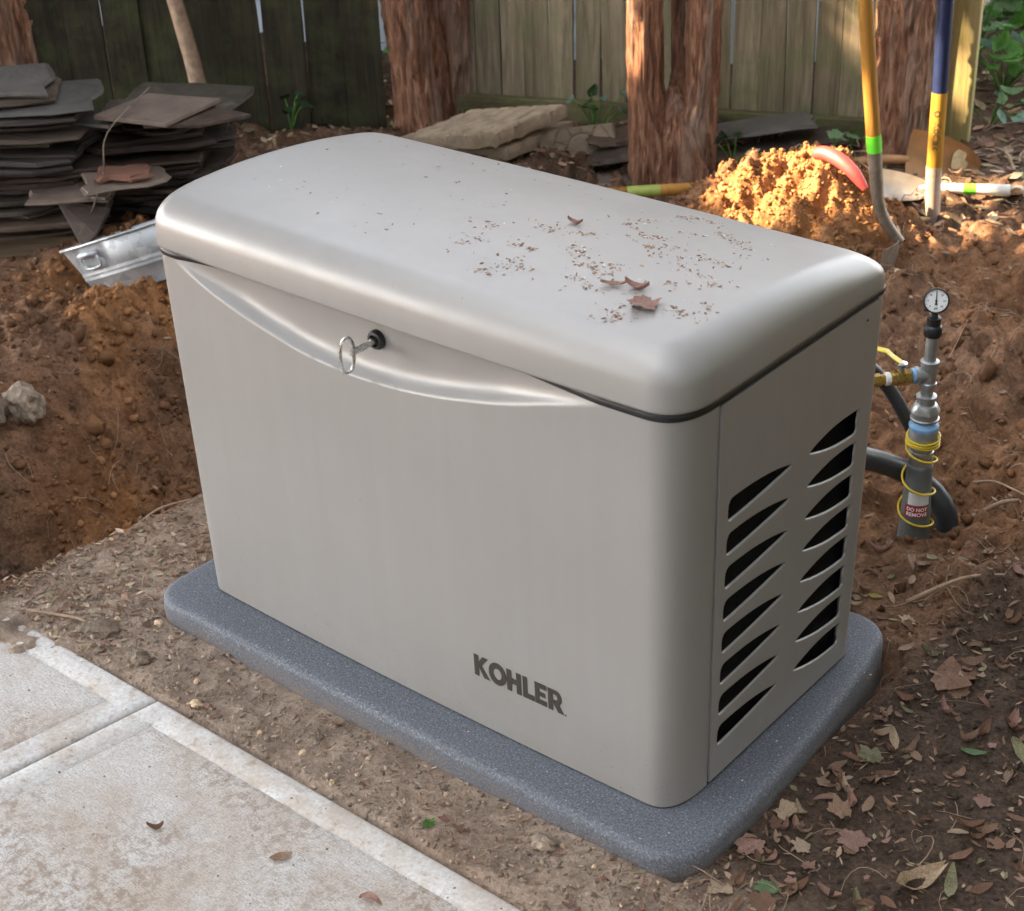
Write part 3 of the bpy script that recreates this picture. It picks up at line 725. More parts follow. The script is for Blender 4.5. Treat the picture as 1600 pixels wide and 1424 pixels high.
# ------------------------------------------------------------------ trees
def trunk_mesh(stems, seed=0):
    mb = MB()
    for si, (pts, rads, fl) in enumerate(stems):
        zz = sorted(set(list(np.round(np.arange(pts[0][2], min(.75, pts[-1][2]), .012), 4))+list(np.arange(.8, pts[-1][2], .15))+[pts[-1][2]]))
        n = 110; V = []; P = np.array(pts); th = np.linspace(0, 2*np.pi, n, endpoint=False)
        for z in zz:
            cx = np.interp(z, P[:, 2], P[:, 0]); cy = np.interp(z, P[:, 2], P[:, 1]); r = np.interp(z, P[:, 2], rads)
            lob = 1+.10*fl*np.cos(3*th+seed+si+z*1.5)+.07*fl*np.sin(5*th+2*seed-z*2)
            k = 14; s1 = fbm(th/(2*np.pi)*k+.6*np.sin(z*6+seed), np.full(n, z*2.6), 200+seed*7+si, 3, .55, k)*1.0
            s2 = np.abs(fbm(th/(2*np.pi)*26, np.full(n, z*5.5), 230+seed*7+si, 3, .6, 26))
            step = np.sign(fbm(th/(2*np.pi)*9, np.full(n, z*3.2), 260+seed*7+si, 2, .5, 9))*.0035
            s4 = fbm(th/(2*np.pi)*44, np.full(n, z*4.0), 280+seed*7+si, 3, .6, 44); rs_ = min(1, r/.09); rr = r*lob+rs_*(.013*s1-.020*s2+step+.008*s4)+.005
            for t, q in zip(th, rr): V.append((cx+q*math.cos(t), cy+q*math.sin(t), z))
        F = [(i*n+k_, i*n+(k_+1) % n, (i+1)*n+(k_+1) % n, (i+1)*n+k_) for i in range(len(zz)-1) for k_ in range(n)]
        mb.add(V, F)
    return mb
def unseen_crown(name, blobs, count, size, parent, seed, tubes=()):  # leaf cards of crowns out of view, added to shade the yard
    g = np.random.default_rng(seed); pts = []
    tot = sum(b[3]*b[4]*b[5] for b in blobs)
    for cx, cy, cz, rx, ry, rz in blobs:
        n = int(count*rx*ry*rz/tot); p = g.normal(size=(n, 3)); p /= np.linalg.norm(p, axis=1)[:, None]
        rad = g.uniform(.25, 1, n)**.5; p = p*rad[:, None]*np.array((rx, ry, rz))+np.array((cx, cy, cz)); pts.append(p)
    p = np.concatenate(pts); p = p[p[:, 2] > 1.98] if parent is not None else p
    for c, r, keep in tubes:
        d = p-np.array(c); along = d@SUNV; perp = np.linalg.norm(d-along[:, None]*SUNV, axis=1)
        p = p[(perp > r) | (g.random(len(p)) < keep)]
    n = len(p); a = g.normal(size=(n, 3)); a /= np.linalg.norm(a, axis=1)[:, None]; b = g.normal(size=(n, 3)); b -= a*np.sum(a*b, 1)[:, None]; b /= np.linalg.norm(b, axis=1)[:, None]
    s = size*g.uniform(.6, 1.3, n)[:, None]
    V = np.stack([p-a*s, p-b*s*.45, p+a*s, p+b*s*.45], 1).reshape(-1, 3); Fq = np.arange(4*n).reshape(-1, 4)
    return npmesh(name, V, Fq)
# gaps cut in the unseen crowns to place sun patches: (point on ground things, radius, share of leaves kept)
SUNNY = [((-.02, 2.40, .17), .20, 0), ((.10, 2.44, .12), .20, .0), ((.02, 2.30, .08), .18, 0), ((-.22, 2.34, .10), .13, .15), ((.25, 2.30, .45), .12, 0), ((.25, 2.71, .40), .14, 0), ((.25, 2.71, .10), .08, 0),
         ((-.76, 2.54, .45), .10, .0), ((-.75, 2.55, .25), .08, .1), ((-.66, 2.64, .42), .09, .0), ((-.64, 2.64, .22), .09, .1), ((-.72, 2.58, .10), .07, .2), ((-.19, 3.13, .40), .14, .1), ((-.18, 3.12, .2), .12, .15), ((-.18, 3.12, .05), .10, .25), ((.22, 3.02, -.03), .15, 0),
         ((-1.80, 2.52, .42), .10, .0), ((-1.78, 2.53, .25), .06, .3), ((-.48, 3.19, .36), .12, .3), ((-.05, 3.45, .30), .13, .05), ((-.05, 3.45, .10), .10, .1), ((-.10, 4.2, .2), .34, .30), ((-.25, 4.5, .3), .25, .3), ((.3, 3.5, .05), .2, .4), ((.06, 3.1, 0.0), .10, .3), ((.45, 3.2, .0), .10, .3), ((-.3, 4.9, .3), .2, .45)]
def tree(name, stems, seed, label, blobs, count=0, size=.09):
    base = stems[0][0][0]; e = tag(empty(name, (base[0], base[1], -.08)), label, 'tree', 'reddish trees along the fence')
    t = trunk_mesh(stems, seed); off = np.array((base[0], base[1], -.08)); t.v = [tuple(np.array(q)-off) for q in t.v]
    t.obj('trunk', BARK, e, True)
    if blobs:
        me = unseen_crown('unseen_crown', blobs, count, size, e, seed+50, SUNNY); me.transform(Matrix.Translation(-Vector(off))); link('unseen_crown', me, CANOPY, e)
    return e
tree('cedar_tree', [([(-.655, 2.66, -.16), (-.655, 2.66, .0), (-.655, 2.652, .10), (-.655, 2.648, .19), (-.655, 2.66, .26)], [.140, .112, .088, .052, .008], 1),
                    ([(-.690, 2.635, -.16), (-.698, 2.622, .06), (-.716, 2.603, .18), (-.726, 2.594, .28), (-.728, 2.592, .55), (-.75, 2.55, 4.6)], [.105, .082, .062, .054, .052, .03], .6),
                    ([(-.622, 2.682, -.16), (-.612, 2.690, .06), (-.598, 2.704, .18), (-.590, 2.712, .28), (-.587, 2.715, .55), (-.45, 2.8, 4.6)], [.105, .082, .062, .056, .054, .03], .6),
                    ([(-.665, 2.675, .20), (-.672, 2.70, .30), (-.690, 2.72, .55), (-.75, 2.9, 3.6)], [.024, .019, .018, .012], .4)], 1,
     'reddish peeling trunk forked into three stems before the fence', [(-.3, 3.4, 6.9, 1.6, 1.4, 1.2)], 1100)
tree('cedar_tree', [([(-1.705, 2.590, -.2), (-1.717, 2.583, .0), (-1.747, 2.565, .4), (-1.83, 2.5, 4.6)], [.130, .100, .088, .04], .9)], 2,
     'thick reddish trunk with sunlit upper bark at the fence gap', [(-2.4, 3.4, 6.6, 1.6, 1.5, 1.1)], 1100)
tree('cedar_tree', [([(-1.715, 2.745, -.2), (-1.705, 2.735, .1), (-1.683, 2.715, .45), (-1.5, 2.9, 4.0)], [.100, .088, .078, .03], .8)], 6,
     'shaded reddish trunk just right of the thick one by the gap', None)
tree('cedar_tree', [([(-.135, 3.18, -.2), (-.122, 3.187, -.02), (-.114, 3.194, .15), (-.104, 3.198, .5), (0, 3.3, 4.8)], [.130, .110, .098, .104, .04], .9)], 3,
     'straight reddish trunk between the two upright shovels', [(.6, 4.2, 6.4, 1.6, 1.6, 1.2), (2.45, 1.6, 2.9, 1.1, 2.0, .75), (2.9, .5, 2.9, 1.0, 1.2, .75), (3.3, 2.6, 3.4, 1.2, 1.5, 1.0)], 17000)  # unseen foliage spread to the right, added to darken that side
tree('cedar_tree', [([(-2.93, 1.70, -.3), (-2.93, 1.71, .2), (-2.94, 1.72, .5), (-3.0, 1.2, 5.0)], [.15, .10, .095, .05], .8)], 4,
     'trunk at the left picture edge behind the tallest slate stack', [(-3.5, -.9, 3.6, 2.3, 2.5, 1.5), (-3.9, -3.2, 3.4, 2.2, 1.8, 1.4), (-4.2, .9, 3.0, 1.8, 1.6, 1.0), (-2.2, -2.9, 3.7, 1.4, 1.4, 1.0), (-6.0, -.6, 3.8, 1.7, 2.6, 1.7), (-5.6, -3.2, 4.2, 1.7, 1.8, 1.6)], 80000, .10)  # unseen foliage spread to the left, added to keep sun off the generator
sap = empty('sapling', (-2.265, 2.01, -.1)); tag(sap, 'thin brown sapling stem in front of the dark fence', 'sapling')
V, F = tube([(.015+.0, 0, -.1), (.0, .0, .15), (-.018, -.012, .35), (-.05, -.04, .62), (-.10, -.08, 1.4), (-.1, -.1, 2.6)], [.036, .031, .029, .027, .02, .008], 14); obj('stem', V, F, TWIG, sap, True)
me = unseen_crown('unseen_crown', [(-2.7, 1.9, 2.7, .5, .5, .4)], 500, .07, sap, 77); me.transform(Matrix.Translation((2.265, -2.01, .1))); link('unseen_crown', me, CANOPY, sap)
# unseen evergreen shrub, added to block light from the right
sh = tag(empty('added_shrub', (3.6, 1.9, -.06)), 'dense dark evergreen shrub added out of view to block light from the right', 'shrub')
me = unseen_crown('unseen_crown', [(3.7, 1.6, 1.4, 1.0, 2.2, 1.6), (3.3, 3.2, 1.5, 1.2, 1.3, 1.7), (4.0, -.3, 1.6, .8, 1.3, 1.7), (2.75, 1.5, 1.5, .45, .9, 1.7), (2.9, .4, 1.7, .4, .6, 1.6)], 13000, .12, None, 91); me.transform(Matrix.Translation((-3.6, -1.9, .06))); link('unseen_crown', me, CANOPY, sh)
V, F = tube([(0, 0, -.1), (.03, .0, .8), (0, .05, 2.2)], [.09, .07, .03], 12); obj('trunk', V, F, BARK, sh, True)

hg = tag(empty('added_hedge', (1.0, -4.6, -.06)), 'tall evergreen hedge added out of view to block light from the front', 'hedge')  # unseen hedge, added to cut low sky light on the cabinet front
me = unseen_crown('foliage', [(x_, -4.7+.15*(k_ % 2), 1.9, .75, .6, 2.5) for k_, x_ in enumerate(np.arange(-2.2, 5.2, .8))]+[(4.2, -2.6, 2.0, .8, 1.0, 2.2), (4.3, -3.6, 2.0, .8, 1.0, 2.2)], 18500, .12, None, 95); me.transform(Matrix.Translation((-1.0, 4.6, .06))); link('foliage', me, CANOPY, hg)
for x_ in (-2, 0, 2, 4):
    V, F = tube([(x_-1.0, -.1, -.1), (x_-.98, -.1, 1.0), (x_-1.0, -.1, 2.4)], [.06, .05, .02], 10); obj('trunk', V, F, BARK, hg, True)
# ------------------------------------------------------------------ slate stacks
def slate_me(w, d, t, seed, n=4):
    r = random.Random(seed); P = []
    cs = [(-w/2, -d/2), (w/2, -d/2), (w/2, d/2), (-w/2, d/2)]
    for i in range(4):
        a, b = np.array(cs[i]), np.array(cs[(i+1) % 4]); c0 = r.uniform(.02, .12)
        for k in range(n):
            q = a+(b-a)*(c0+(1-c0)*k/n); P.append(q*(1+r.uniform(-.10, .07))+np.array((r.uniform(-.012, .012), r.uniform(-.012, .012))))
    m = len(P); V = []; F = []
    for z, s in ((-.5, -.006), (-.12, .004), (.1, -.003), (.5, -.007)):
        for q in P:
            l = np.linalg.norm(q); q2 = q*(1+(s+r.uniform(-.004, .004))/l); V.append((q2[0], q2[1], z*t+r.uniform(-.0015, .0015)))
    for i in range(3):
        for k in range(m): F.append((i*m+k, i*m+(k+1) % m, (i+1)*m+(k+1) % m, (i+1)*m+k))
    F += [tuple(range(m-1, -1, -1)), tuple(3*m+k for k in range(m))]
    return pmesh('slate_slab', V, F)
A0 = math.atan2(RH[1], RH[0])
def put_slate(x, y, z, w, d, t, rz, label, group=None, m=None, rx=0, ry=0, seed=None, cat='slate'):
    o = link('slate_slab', slate_me(w, d, t, seed if seed is not None else rnd.randrange(10**6)), m or SLATE, None, (x, y, z))
    o.rotation_euler = (rx, ry, A0+rz); return tag(o, label, cat, group)
def on(c, a, b): return c[0]+RH[0]*a+FH[0]*b, c[1]+RH[1]*a+FH[1]*b
r2 = random.Random(21)
c1 = (-2.02, 1.00); z = .03; i = 0
while z < .405:
    t = r2.uniform(.008, .018); w = r2.uniform(.44, .56); d = r2.uniform(.26, .38)
    x, y = on(c1, .03*math.sin(i*.9)+r2.uniform(-.06, .06), r2.uniform(-.03, .03))
    put_slate(x, y, z+t/2, w, d, t, r2.uniform(-.12, .12), 'thin dark slate slab inside the tall left-hand stack', 'slates of the tall left-hand stack', rx=r2.uniform(-.02, .02), ry=r2.uniform(-.025, .025))
    z += t+r2.uniform(.003, .011); i += 1
x, y = on(c1, .10, -.02); put_slate(x, y, z+.010, .50, .32, .011, -.05, 'wide pale-edged slate overhanging near the top of the tall left-hand stack', m=SLATE_G, ry=-.02); z += .022
x, y = on(c1, -.02, 0); put_slate(x, y, z+.012, .46, .32, .020, .05, 'dark slate second from the top of the tall left-hand stack'); z += .026
put_slate(x, y, z+.009, .42, .30, .016, .08, 'uppermost greyish slate on the tall left-hand stack', m=SLATE_G)
bm_ = obj('timber_beam', *boxv((0, 0, 0), (.42, .045, .032)), BEAM, None, loc=(on(c1, .0, -.10)[0], on(c1, .0, -.10)[1], -.012)); bm_.rotation_euler = (0, 0, A0+.02)
tag(bevel(bm_, .004), 'brown timber beam under the tall left-hand slate stack', 'timber')
bm_ = obj('timber_beam', *boxv((0, 0, 0), (.40, .03, .030)), BEAM, None, loc=(on(c1, .02, .14)[0], on(c1, .02, .14)[1], -.020)); bm_.rotation_euler = (0, 0, A0-.03)
tag(bevel(bm_, .004), 'hidden rear timber beam under the tall left-hand slate stack', 'timber')
c2 = (-1.78, 1.40); z = -.03; i = 0
while z < .325:
    t = r2.uniform(.008, .018); fr = (z+.03)/.36; w = (r2.uniform(.30, .46)+.04*math.sin(i))*(.82 if z > .27 else 1); d = r2.uniform(.26, .38)*(.85 if z > .27 else 1)
    x, y = on(c2, (-.07+.11*fr)+r2.uniform(-.075, .075), r2.uniform(-.04, .04)+.05*fr)
    put_slate(x, y, z+t/2, w, d, t, r2.uniform(-.35, .35), 'dark slate slab inside the lower stack behind the tub', 'slates of the lower stack', rx=r2.uniform(-.03, .03), ry=r2.uniform(-.035, .035))
    z += t+r2.uniform(.001, .006); i += 1
def quadslab(P, t, m, label, cat='slate', name='slate_slab', group=None, sub=1):
    P = [np.array(p, float) for p in P]; c = sum(P)/4; V = [tuple(p-c) for p in P]+[tuple(p-c-np.array((0, 0, t))) for p in P]
    o = obj(name, V, [(0, 1, 2, 3), (7, 6, 5, 4), (0, 4, 5, 1), (1, 5, 6, 2), (2, 6, 7, 3), (3, 7, 4, 0)], m, None, loc=tuple(c)); bevel(o, .002, 1); return tag(o, label, cat, group)
quadslab([(-1.702, 1.131, .388), (-1.47, 1.214, .383), (-1.502, 1.46, .388), (-1.718, 1.357, .394)], .014, SLATE_L, 'flat square brownish slab lying on top of the lower slate stack')
quadslab([(-1.56, 1.20, .366), (-1.415, 1.30, .366), (-1.365, 1.455, .364), (-1.60, 1.44, .366)], .012, SLATE, 'slate jutting right under the flat square slab of the lower stack')
quadslab([(-1.80, 1.12, .352), (-1.66, 1.15, .360), (-1.66, 1.40, .366), (-1.78, 1.36, .362)], .012, SLATE_G, 'grey slate peeking out left of the flat square slab')
x, y = on((-1.64, 1.16), .02, -.07); put_slate(x, y, .215, .26, .16, .012, .25, 'pale slate ledge sticking out of the lower stack', m=SLATE_L, rx=.03)
x, y = on((-1.64, 1.16), .02, -.075); put_slate(x, y, .236, .15, .10, .022, .1, 'small terracotta coloured slate chip on the pale ledge', m=SLATE_R)
x, y = on((-1.74, 1.08), -.02, -.03); put_slate(x, y, .165, .26, .16, .018, -.05, 'brown slate lying low at the front left of the lower stack', m=SLATE_L)
quadslab([(-1.80, 1.02, .135), (-1.62, 1.08, .130), (-1.60, 1.00, .075), (-1.625, .965, .040)], .014, SLATE, 'triangular brown slate tipped against the lower stack above the tub')
mb = MB(); mb.add(*tube(spline([on((-1.62, 1.18), -.12, -.10)+(.12,), on((-1.62, 1.18), -.06, -.11)+(.25,), on((-1.6, 1.2), -.06, -.10)+(.37,), on((-1.6, 1.2), .04, .10)+(.44,)], 16), .0024, 6))
tag(mb.obj('twig', ROCKD, None, True), 'thin dark twig leaning across the lower slate stack', 'twig')

# ------------------------------------------------------------------ tub
tub = tag(empty('wash_tub', (-1.405, 1.075, -.02)), 'galvanised oval tub tilted on the soil left of the generator', 'tub')
def ell(prof, n=56):
    V = []; F = []
    for s, z in prof:
        for k in range(n):
            t = 2*math.pi*k/n; V.append((.275*s*math.cos(t), .20*s*math.sin(t), z))
    for i in range(len(prof)-1):
        for k in range(n): F.append((i*n+k, i*n+(k+1) % n, (i+1)*n+(k+1) % n, (i+1)*n+k))
    return V, F, n
V, F, n = ell([(.001, .006), (.76, .006), (.80, 0), (.815, .012), (.845, .060), (.862, .064), (.868, .070), (.862, .076), (.870, .080), (.876, .086), (.870, .092), (.88, .098), (.985, .185), (.975, .187), (.87, .10), (.80, .012), (.001, .012)])
wsmooth(obj('body', V, F, GALV, tub), 60)
rimp = [(.275*math.cos(t), .20*math.sin(t), .187) for t in np.linspace(0, 2*math.pi, 57)]
V, F = tube(rimp, .0052, 8, False); obj('rim', V, F, GALV, tub, True)
def on_tub(t, z, off):
    s = .88+(z-.098)/.087*.105; return (.275*s*math.cos(t)+off*math.cos(t), .20*s*math.sin(t)+off*math.sin(t), z)
for tt in (-2.25, -2.25+math.pi):
    hp = [on_tub(tt-.12, .152, .004), on_tub(tt-.15, .138, .010), on_tub(tt-.14, .115, .012), on_tub(tt-.09, .106, .012), on_tub(tt+.09, .106, .012), on_tub(tt+.14, .115, .012), on_tub(tt+.15, .138, .010), on_tub(tt+.12, .152, .004)]
    mb = MB(); mb.add(*tube(spline(hp, 30), .0042, 8)); hd_ = mb.obj('handle', GALV, tub, True)
    mb = MB(); mb.add(*tube([on_tub(tt-.15, .153, .004), on_tub(tt, .155, .006), on_tub(tt+.15, .153, .004)], .011, 10)); mb.obj('handle_bracket', GALV, hd_, True)
tub.rotation_euler = (math.radians(-17), math.radians(-15), A0+.05); tub.scale = (1, 1, .86)
tub.location = Vector((-1.605, .884, .061))-tub.rotation_euler.to_matrix() @ Vector((-.272, 0, .187*.86))
bl = obj('plastic_crate', *boxv((0, 0, 0), (.05, .02, .07)), BLUEW, None, loc=(-1.30, 1.00, .0)); bl.rotation_euler = (0, .2, A0); bevel(bl, .006)
tag(bl, 'blue plastic piece wedged between the tub and the generator', 'plastic piece')

# ------------------------------------------------------------------ pavers
def relief_slab(name, P00, P10, P11, P01, t, m, fn, label, nx_=60, ny_=46, cat='paver'):
    P = [np.array(p, float) for p in (P00, P10, P11, P01)]; c = sum(P)/4; nrm = np.cross(P[1]-P[0], P[3]-P[0]); nrm /= np.linalg.norm(nrm)
    V = []; F = []
    for j in range(ny_+1):
        for i in range(nx_+1):
            u, v = i/nx_, j/ny_; p = (P[0]*(1-u)+P[1]*u)*(1-v)+(P[3]*(1-u)+P[2]*u)*v
            e = min(u, 1-u, v, 1-v); h = fn(u, v)-.006*max(0, 1-e/.02); V.append(tuple(p-c+nrm*h))
    w = nx_+1
    for j in range(ny_):
        for i in range(nx_): F.append((j*w+i, j*w+i+1, (j+1)*w+i+1, (j+1)*w+i))
    bd = [i for i in range(w)]+[j*w+nx_ for j in range(1, ny_+1)]+[ny_*w+i for i in range(nx_-1, -1, -1)]+[j*w for j in range(ny_-1, 0, -1)]
    k = len(V); V += [tuple(np.array(V[b])-nrm*(t+.004*float(perlin(V[b][0]*30, V[b][1]*30, 3)))) for b in bd]; q = len(bd)
    for i in range(q): F.append((bd[i], k+i, k+(i+1) % q, bd[(i+1) % q]))
    F.append(tuple(k+i for i in range(q-1, -1, -1)))
    o = obj(name, V, F, m, None, False, None, tuple(c)); wsmooth(o, 55); return tag(o, label, cat)
def cobbles(u, v):
    gx_, gy_ = u*6+.25*math.sin(v*9), v*4.5+.2*math.sin(u*8); fx, fy = gx_-math.floor(gx_), gy_-math.floor(gy_)
    e = min(fx, 1-fx, fy, 1-fy); return -.0075*max(0, 1-e/.14)+.0022*float(fbm(u*12, v*12, 4, 3))
def fan(u, v):
    h = .004*float(fbm(u*8, v*8, 6, 3)); x, y = u*1.5, v
    for cx, cy in ((.35, -.1), (1.35, -.1), (.85, .55)):
        d = math.hypot(x-cx, y-cy)
        for R in (.32, .58): h -= .009*max(0, 1-abs(d-R)/.022)
        a = math.atan2(y-cy, x-cx)
        if .32 < d < .58: h -= .009*max(0, 1-abs((a/.62) % 1-.5)*d*.62/.016)
    return h
relief_slab('paving_slab', (-1.445, 2.150, .075), (-1.175, 2.345, .090), (-1.075, 2.620, .135), (-1.345, 2.425, .120), .048, PAVER, cobbles, 'sandy slab with cobbled relief lying tilted on the slab pile')
relief_slab('paving_slab', (-1.40, 2.24, .020), (-1.17, 2.41, .020), (-1.10, 2.68, .055), (-1.33, 2.51, .055), .045, PAVER, lambda u, v: .004*float(fbm(u*8, v*8, 9, 3)), 'sandy slab lying directly under the cobbled slab', 20, 20)
relief_slab('paving_slab', (-1.090, 2.500, -.115), (-.845, 2.640, -.110), (-.955, 2.715, .062), (-1.150, 2.545, .045), .045, PAVER_D, fan, 'dark brown slab with fan-shaped grooves leaning on the slab pile')
relief_slab('paving_slab', (-1.42, 2.25, -.055), (-1.10, 2.47, -.055), (-1.05, 2.68, -.04), (-1.34, 2.52, -.04), .05, PAVER_D, lambda u, v: .004*float(fbm(u*8, v*8, 12, 3)), 'lowest dark slab at the bottom of the slab pile', 16, 16)
for k, (x, y, w, d, rz, ry) in enumerate([(-.93, 2.74, .24, .16, .2, .1), (-.86, 2.64, .22, .15, -.1, -.15), (-.81, 2.60, .2, .12, .3, .05)]):
    put_slate(x, y, gz(x, y)+.02+.02*(2-k), w, d, .018, rz, ['dark slate left of the forked trunk, farthest one', 'dark slate propped left of the forked trunk', 'brownish slate at the left foot of the forked trunk'][k], m=[None, None, SLATE_L][k], ry=ry)
for k, (x, y, zz, w, d, rz, ry) in enumerate([(-.60, 2.92, -.02, .34, .16, -.05, -.10), (-.50, 2.96, .012, .34, .15, .05, -.08), (-.44, 3.02, -.01, .36, .18, .10, -.04), (-.55, 2.83, -.035, .26, .14, .2, .06), (-.40, 2.90, -.035, .26, .15, -.2, .05)]):
    put_slate(x, y, gz(x, y)+.05+zz*.8, w, d, .016, rz, ['dark slate at the right foot of the forked trunk', 'pale grey-green slate on the low heap by the fence rail', 'dark slate behind the pale one by the fence rail', 'small dark slate nearest the forked trunk on the right', 'flat dark slate behind the orange soil heap'][k], m=[None, SLATE_G, None, None, None][k], ry=ry)

# ------------------------------------------------------------------ garden tools
def kids(root, items):
    for nm, (V, F), m in items:
        o = obj(nm, V, F, m, root); wsmooth(o, 40)
lie = tag(empty('tool_handle', (0, 0, 0)), 'varnished wooden tool handle lying behind the generator with olive tape', 'tool')
hA, hB = np.array((-1.0, 1.97, .0)), np.array((-.22, 2.69, .005)); hq = lambda s: hA+(hB-hA)*s
kids(lie, [('shaft', tube([hq(.60), hq(.8), hq(1)], .0185, 16), HANDLE), ('grip_tape', tube([hq(.50), hq(.60)], .0188, 16), TAPE_D), ('shaft', tube([hq(.0), hq(.25), hq(.50)], .0185, 16), HANDLE)])
red = tag(empty('red_grip', (0, 0, 0)), 'red plastic tool grip lying on top of the orange soil heap', 'tool')
rp = spline([(.03, 2.39, .240), (.07, 2.385, .249), (.12, 2.378, .240), (.17, 2.37, .216), (.215, 2.365, .176)], 14)
kids(red, [('grip', tube(rp, list(np.interp(np.linspace(0, 1, 14), [0, .1, .5, .8, 1], [.016, .020, .022, .019, .010])), 14), REDP)])
def blade_mesh(w, h, dish, fn=None, nx_=14, ny_=16, t=.003, top=None):
    V = []; F = []
    for s in (0, 1):
        for j in range(ny_+1):
            for i in range(nx_+1):
                u, v = i/nx_*2-1, j/ny_; ww = w/2*(fn(v) if fn else 1); V.append((u*ww, v*h, dish*(u*u)+(-t if s else 0)))
    a = nx_+1; b = a*(ny_+1)
    for j in range(ny_):
        for i in range(nx_): q = (j*a+i, j*a+i+1, (j+1)*a+i+1, (j+1)*a+i); F.append(q); F.append(tuple(b+k for k in q[::-1]))
    bd = [i for i in range(a)]+[j*a+nx_ for j in range(1, ny_+1)]+[ny_*a+i for i in range(nx_-1, -1, -1)]+[j*a for j in range(ny_-1, 0, -1)]
    for i in range(len(bd)): p, q = bd[i], bd[(i+1) % len(bd)]; F.append((p, b+p, b+q, q))
    return V, F
def xf(V, origin, ux, uy, uz):
    O = np.array(origin); A = np.array([ux, uy, uz], float); A = A/np.linalg.norm(A, axis=1)[:, None]
    return [tuple(O+np.array(p)@A) for p in V]
sq = tag(empty('square_shovel', (.33, 2.36, -.05)), 'square-mouth shovel with orange wooden handle and bright green tape', 'shovel')
off = np.array((.33, 2.36, -.05)); S_ = lambda P: [np.array(p)-off for p in P]
hp = [(.222, 2.262, .80), (.248, 2.284, .52), (.2635, 2.297, .365)]
kids(sq, [('handle', tube(S_([(.17, 2.215, 1.25)]+hp), .0205, 16), HANDLE), ('grip_tape', tube(S_([(.2635, 2.297, .367), (.2685, 2.301, .318)]), .0215, 16), TAPE),
          ('socket', tube(S_(spline([(.2685, 2.301, .320), (.276, 2.308, .24), (.285, 2.316, .165), (.305, 2.333, .105), (.338, 2.361, .045)], 16)), list(np.linspace(.0205, .015, 16)), 14), STEEL)])
V, F = blade_mesh(.21, .26, .03)
ux = FH*.93+RH*.36; uy = np.array((-.10*RH[0], -.10*RH[1], -1.0)); uz = np.cross(ux, uy)
V = xf(V, np.array((.338, 2.358, .055))-off, ux, uy, uz); b_ = obj('blade', V, F, STEEL, sq); wsmooth(b_, 40)
sp = tag(empty('digging_spade', (.26, 2.72, -.05)), 'digging shovel with navy and yellow handle stuck in the soil', 'shovel')
off = np.array((.26, 2.72, -.05))
kids(sp, [('handle_upper', tube(S_([(.232, 2.695, 1.3), (.247, 2.706, .66), (.252, 2.710, .376)]), .0225, 16), HANDLE_B),
          ('handle_lower', tube(S_([(.252, 2.710, .378), (.2535, 2.711, .25), (.256, 2.713, .120)]), .0232, 16), HANDLE_Y),
          ('socket', tube(S_([(.2548, 2.712, .150), (.258, 2.716, .05), (.262, 2.720, -.01), (.272, 2.722, -.05)]), [.0238, .0235, .021, .012], 14), STEELP)])
V, F = blade_mesh(.17, .24, .03, lambda v: .75+.6*v-1.2*max(0, v-.55)**1.3)
dn = np.array((RH[0]*.35, RH[1]*.35, -.6))-FH*.25; ux = RH*.72-FH*.55+np.array((0, 0, .1)); uz = np.cross(ux, dn)
V = xf(V, np.array((.262, 2.712, -.005))-off, ux, dn, uz); b_ = obj('blade', V, F, MUDDY, sp); wsmooth(b_, 40)
def text_me(s, size, bold=.0):
    cu = bpy.data.curves.new('t', 'FONT'); cu.body = s; cu.size = size; cu.offset = bold; cu.align_x = 'CENTER'; cu.align_y = 'CENTER'
    o = bpy.data.objects.new('t', cu); COL.objects.link(o); me = bpy.data.meshes.new_from_object(o.evaluated_get(bpy.context.evaluated_depsgraph_get())); bpy.data.objects.remove(o); return me
def wrap_text(s, size, c, r, ax_up, face, name, m, parent, vertical=False, bold=0):
    # text wrapped on a cylinder of radius r about the axis ax_up at c, centred on the direction face
    me = text_me(s, size, bold); up = np.array(ax_up, float); up /= np.linalg.norm(up); f = np.array(face, float); f -= up*(f@up); f /= np.linalg.norm(f); rt = np.cross(up, f)*1.0
    if np.cross(f, up)@RT < 0: pass
    for v in me.vertices:
        a, b = (v.co.y, -v.co.x) if vertical else (v.co.x, v.co.y)
        t = a/r; p = np.array(c)+r*(math.cos(t)*f+math.sin(t)*rt)+up*b; v.co = Vector(p)
    return link(name, me, m, parent)
tocam = np.array((CAM[0]-.25, CAM[1]-2.7, 0.0)); hax = np.array((.252-.256, 2.710-2.713, .258))
wrap_text('Kodiak', .030, np.array((.2540, 2.7115, .250))-off, .0236, hax, tocam, 'lettering', INK, sp, True, .0004)
wrap_text('o', .040, np.array((.2530, 2.7108, .318))-off, .0236, hax, tocam, 'emblem', INK, sp, True, .0002)
rb = tag(empty('round_shovel', (.10, 3.13, -.05)), 'bronze round shovel blade with worn sticker lying by the straight trunk', 'shovel'); off = np.array((.10, 3.13, -.05))
V, F = blade_mesh(.16, .25, -.024, lambda v: (1-.05*v)*math.sqrt(max(.02, 1-max(0, (v-.35)/.66)**2)) if v > .35 else .98+.02*v/.35, 18, 22)
uy = np.array((RH[0]*.96, RH[1]*.96, -.26)); ux = np.array((.18*RH[0], .18*RH[1], 1.0))*1.0+FH*.35; uz = np.cross(ux, uy)
V = xf(V, np.array((-.010, 3.055, .020))-off, ux, uy, uz); V = [(p[0], p[1], p[2]+.018) for p in V]; b_ = obj('blade', V, F, BRONZE, rb); wsmooth(b_, 50)
c0 = np.array((.125, 3.172, .012))-off; nn = uz/np.linalg.norm(uz); nn = nn if nn@(CAM-np.array((.1, 3.1, 0))) > 0 else -nn
a_, u_ = uy/np.linalg.norm(uy), ux/np.linalg.norm(ux)
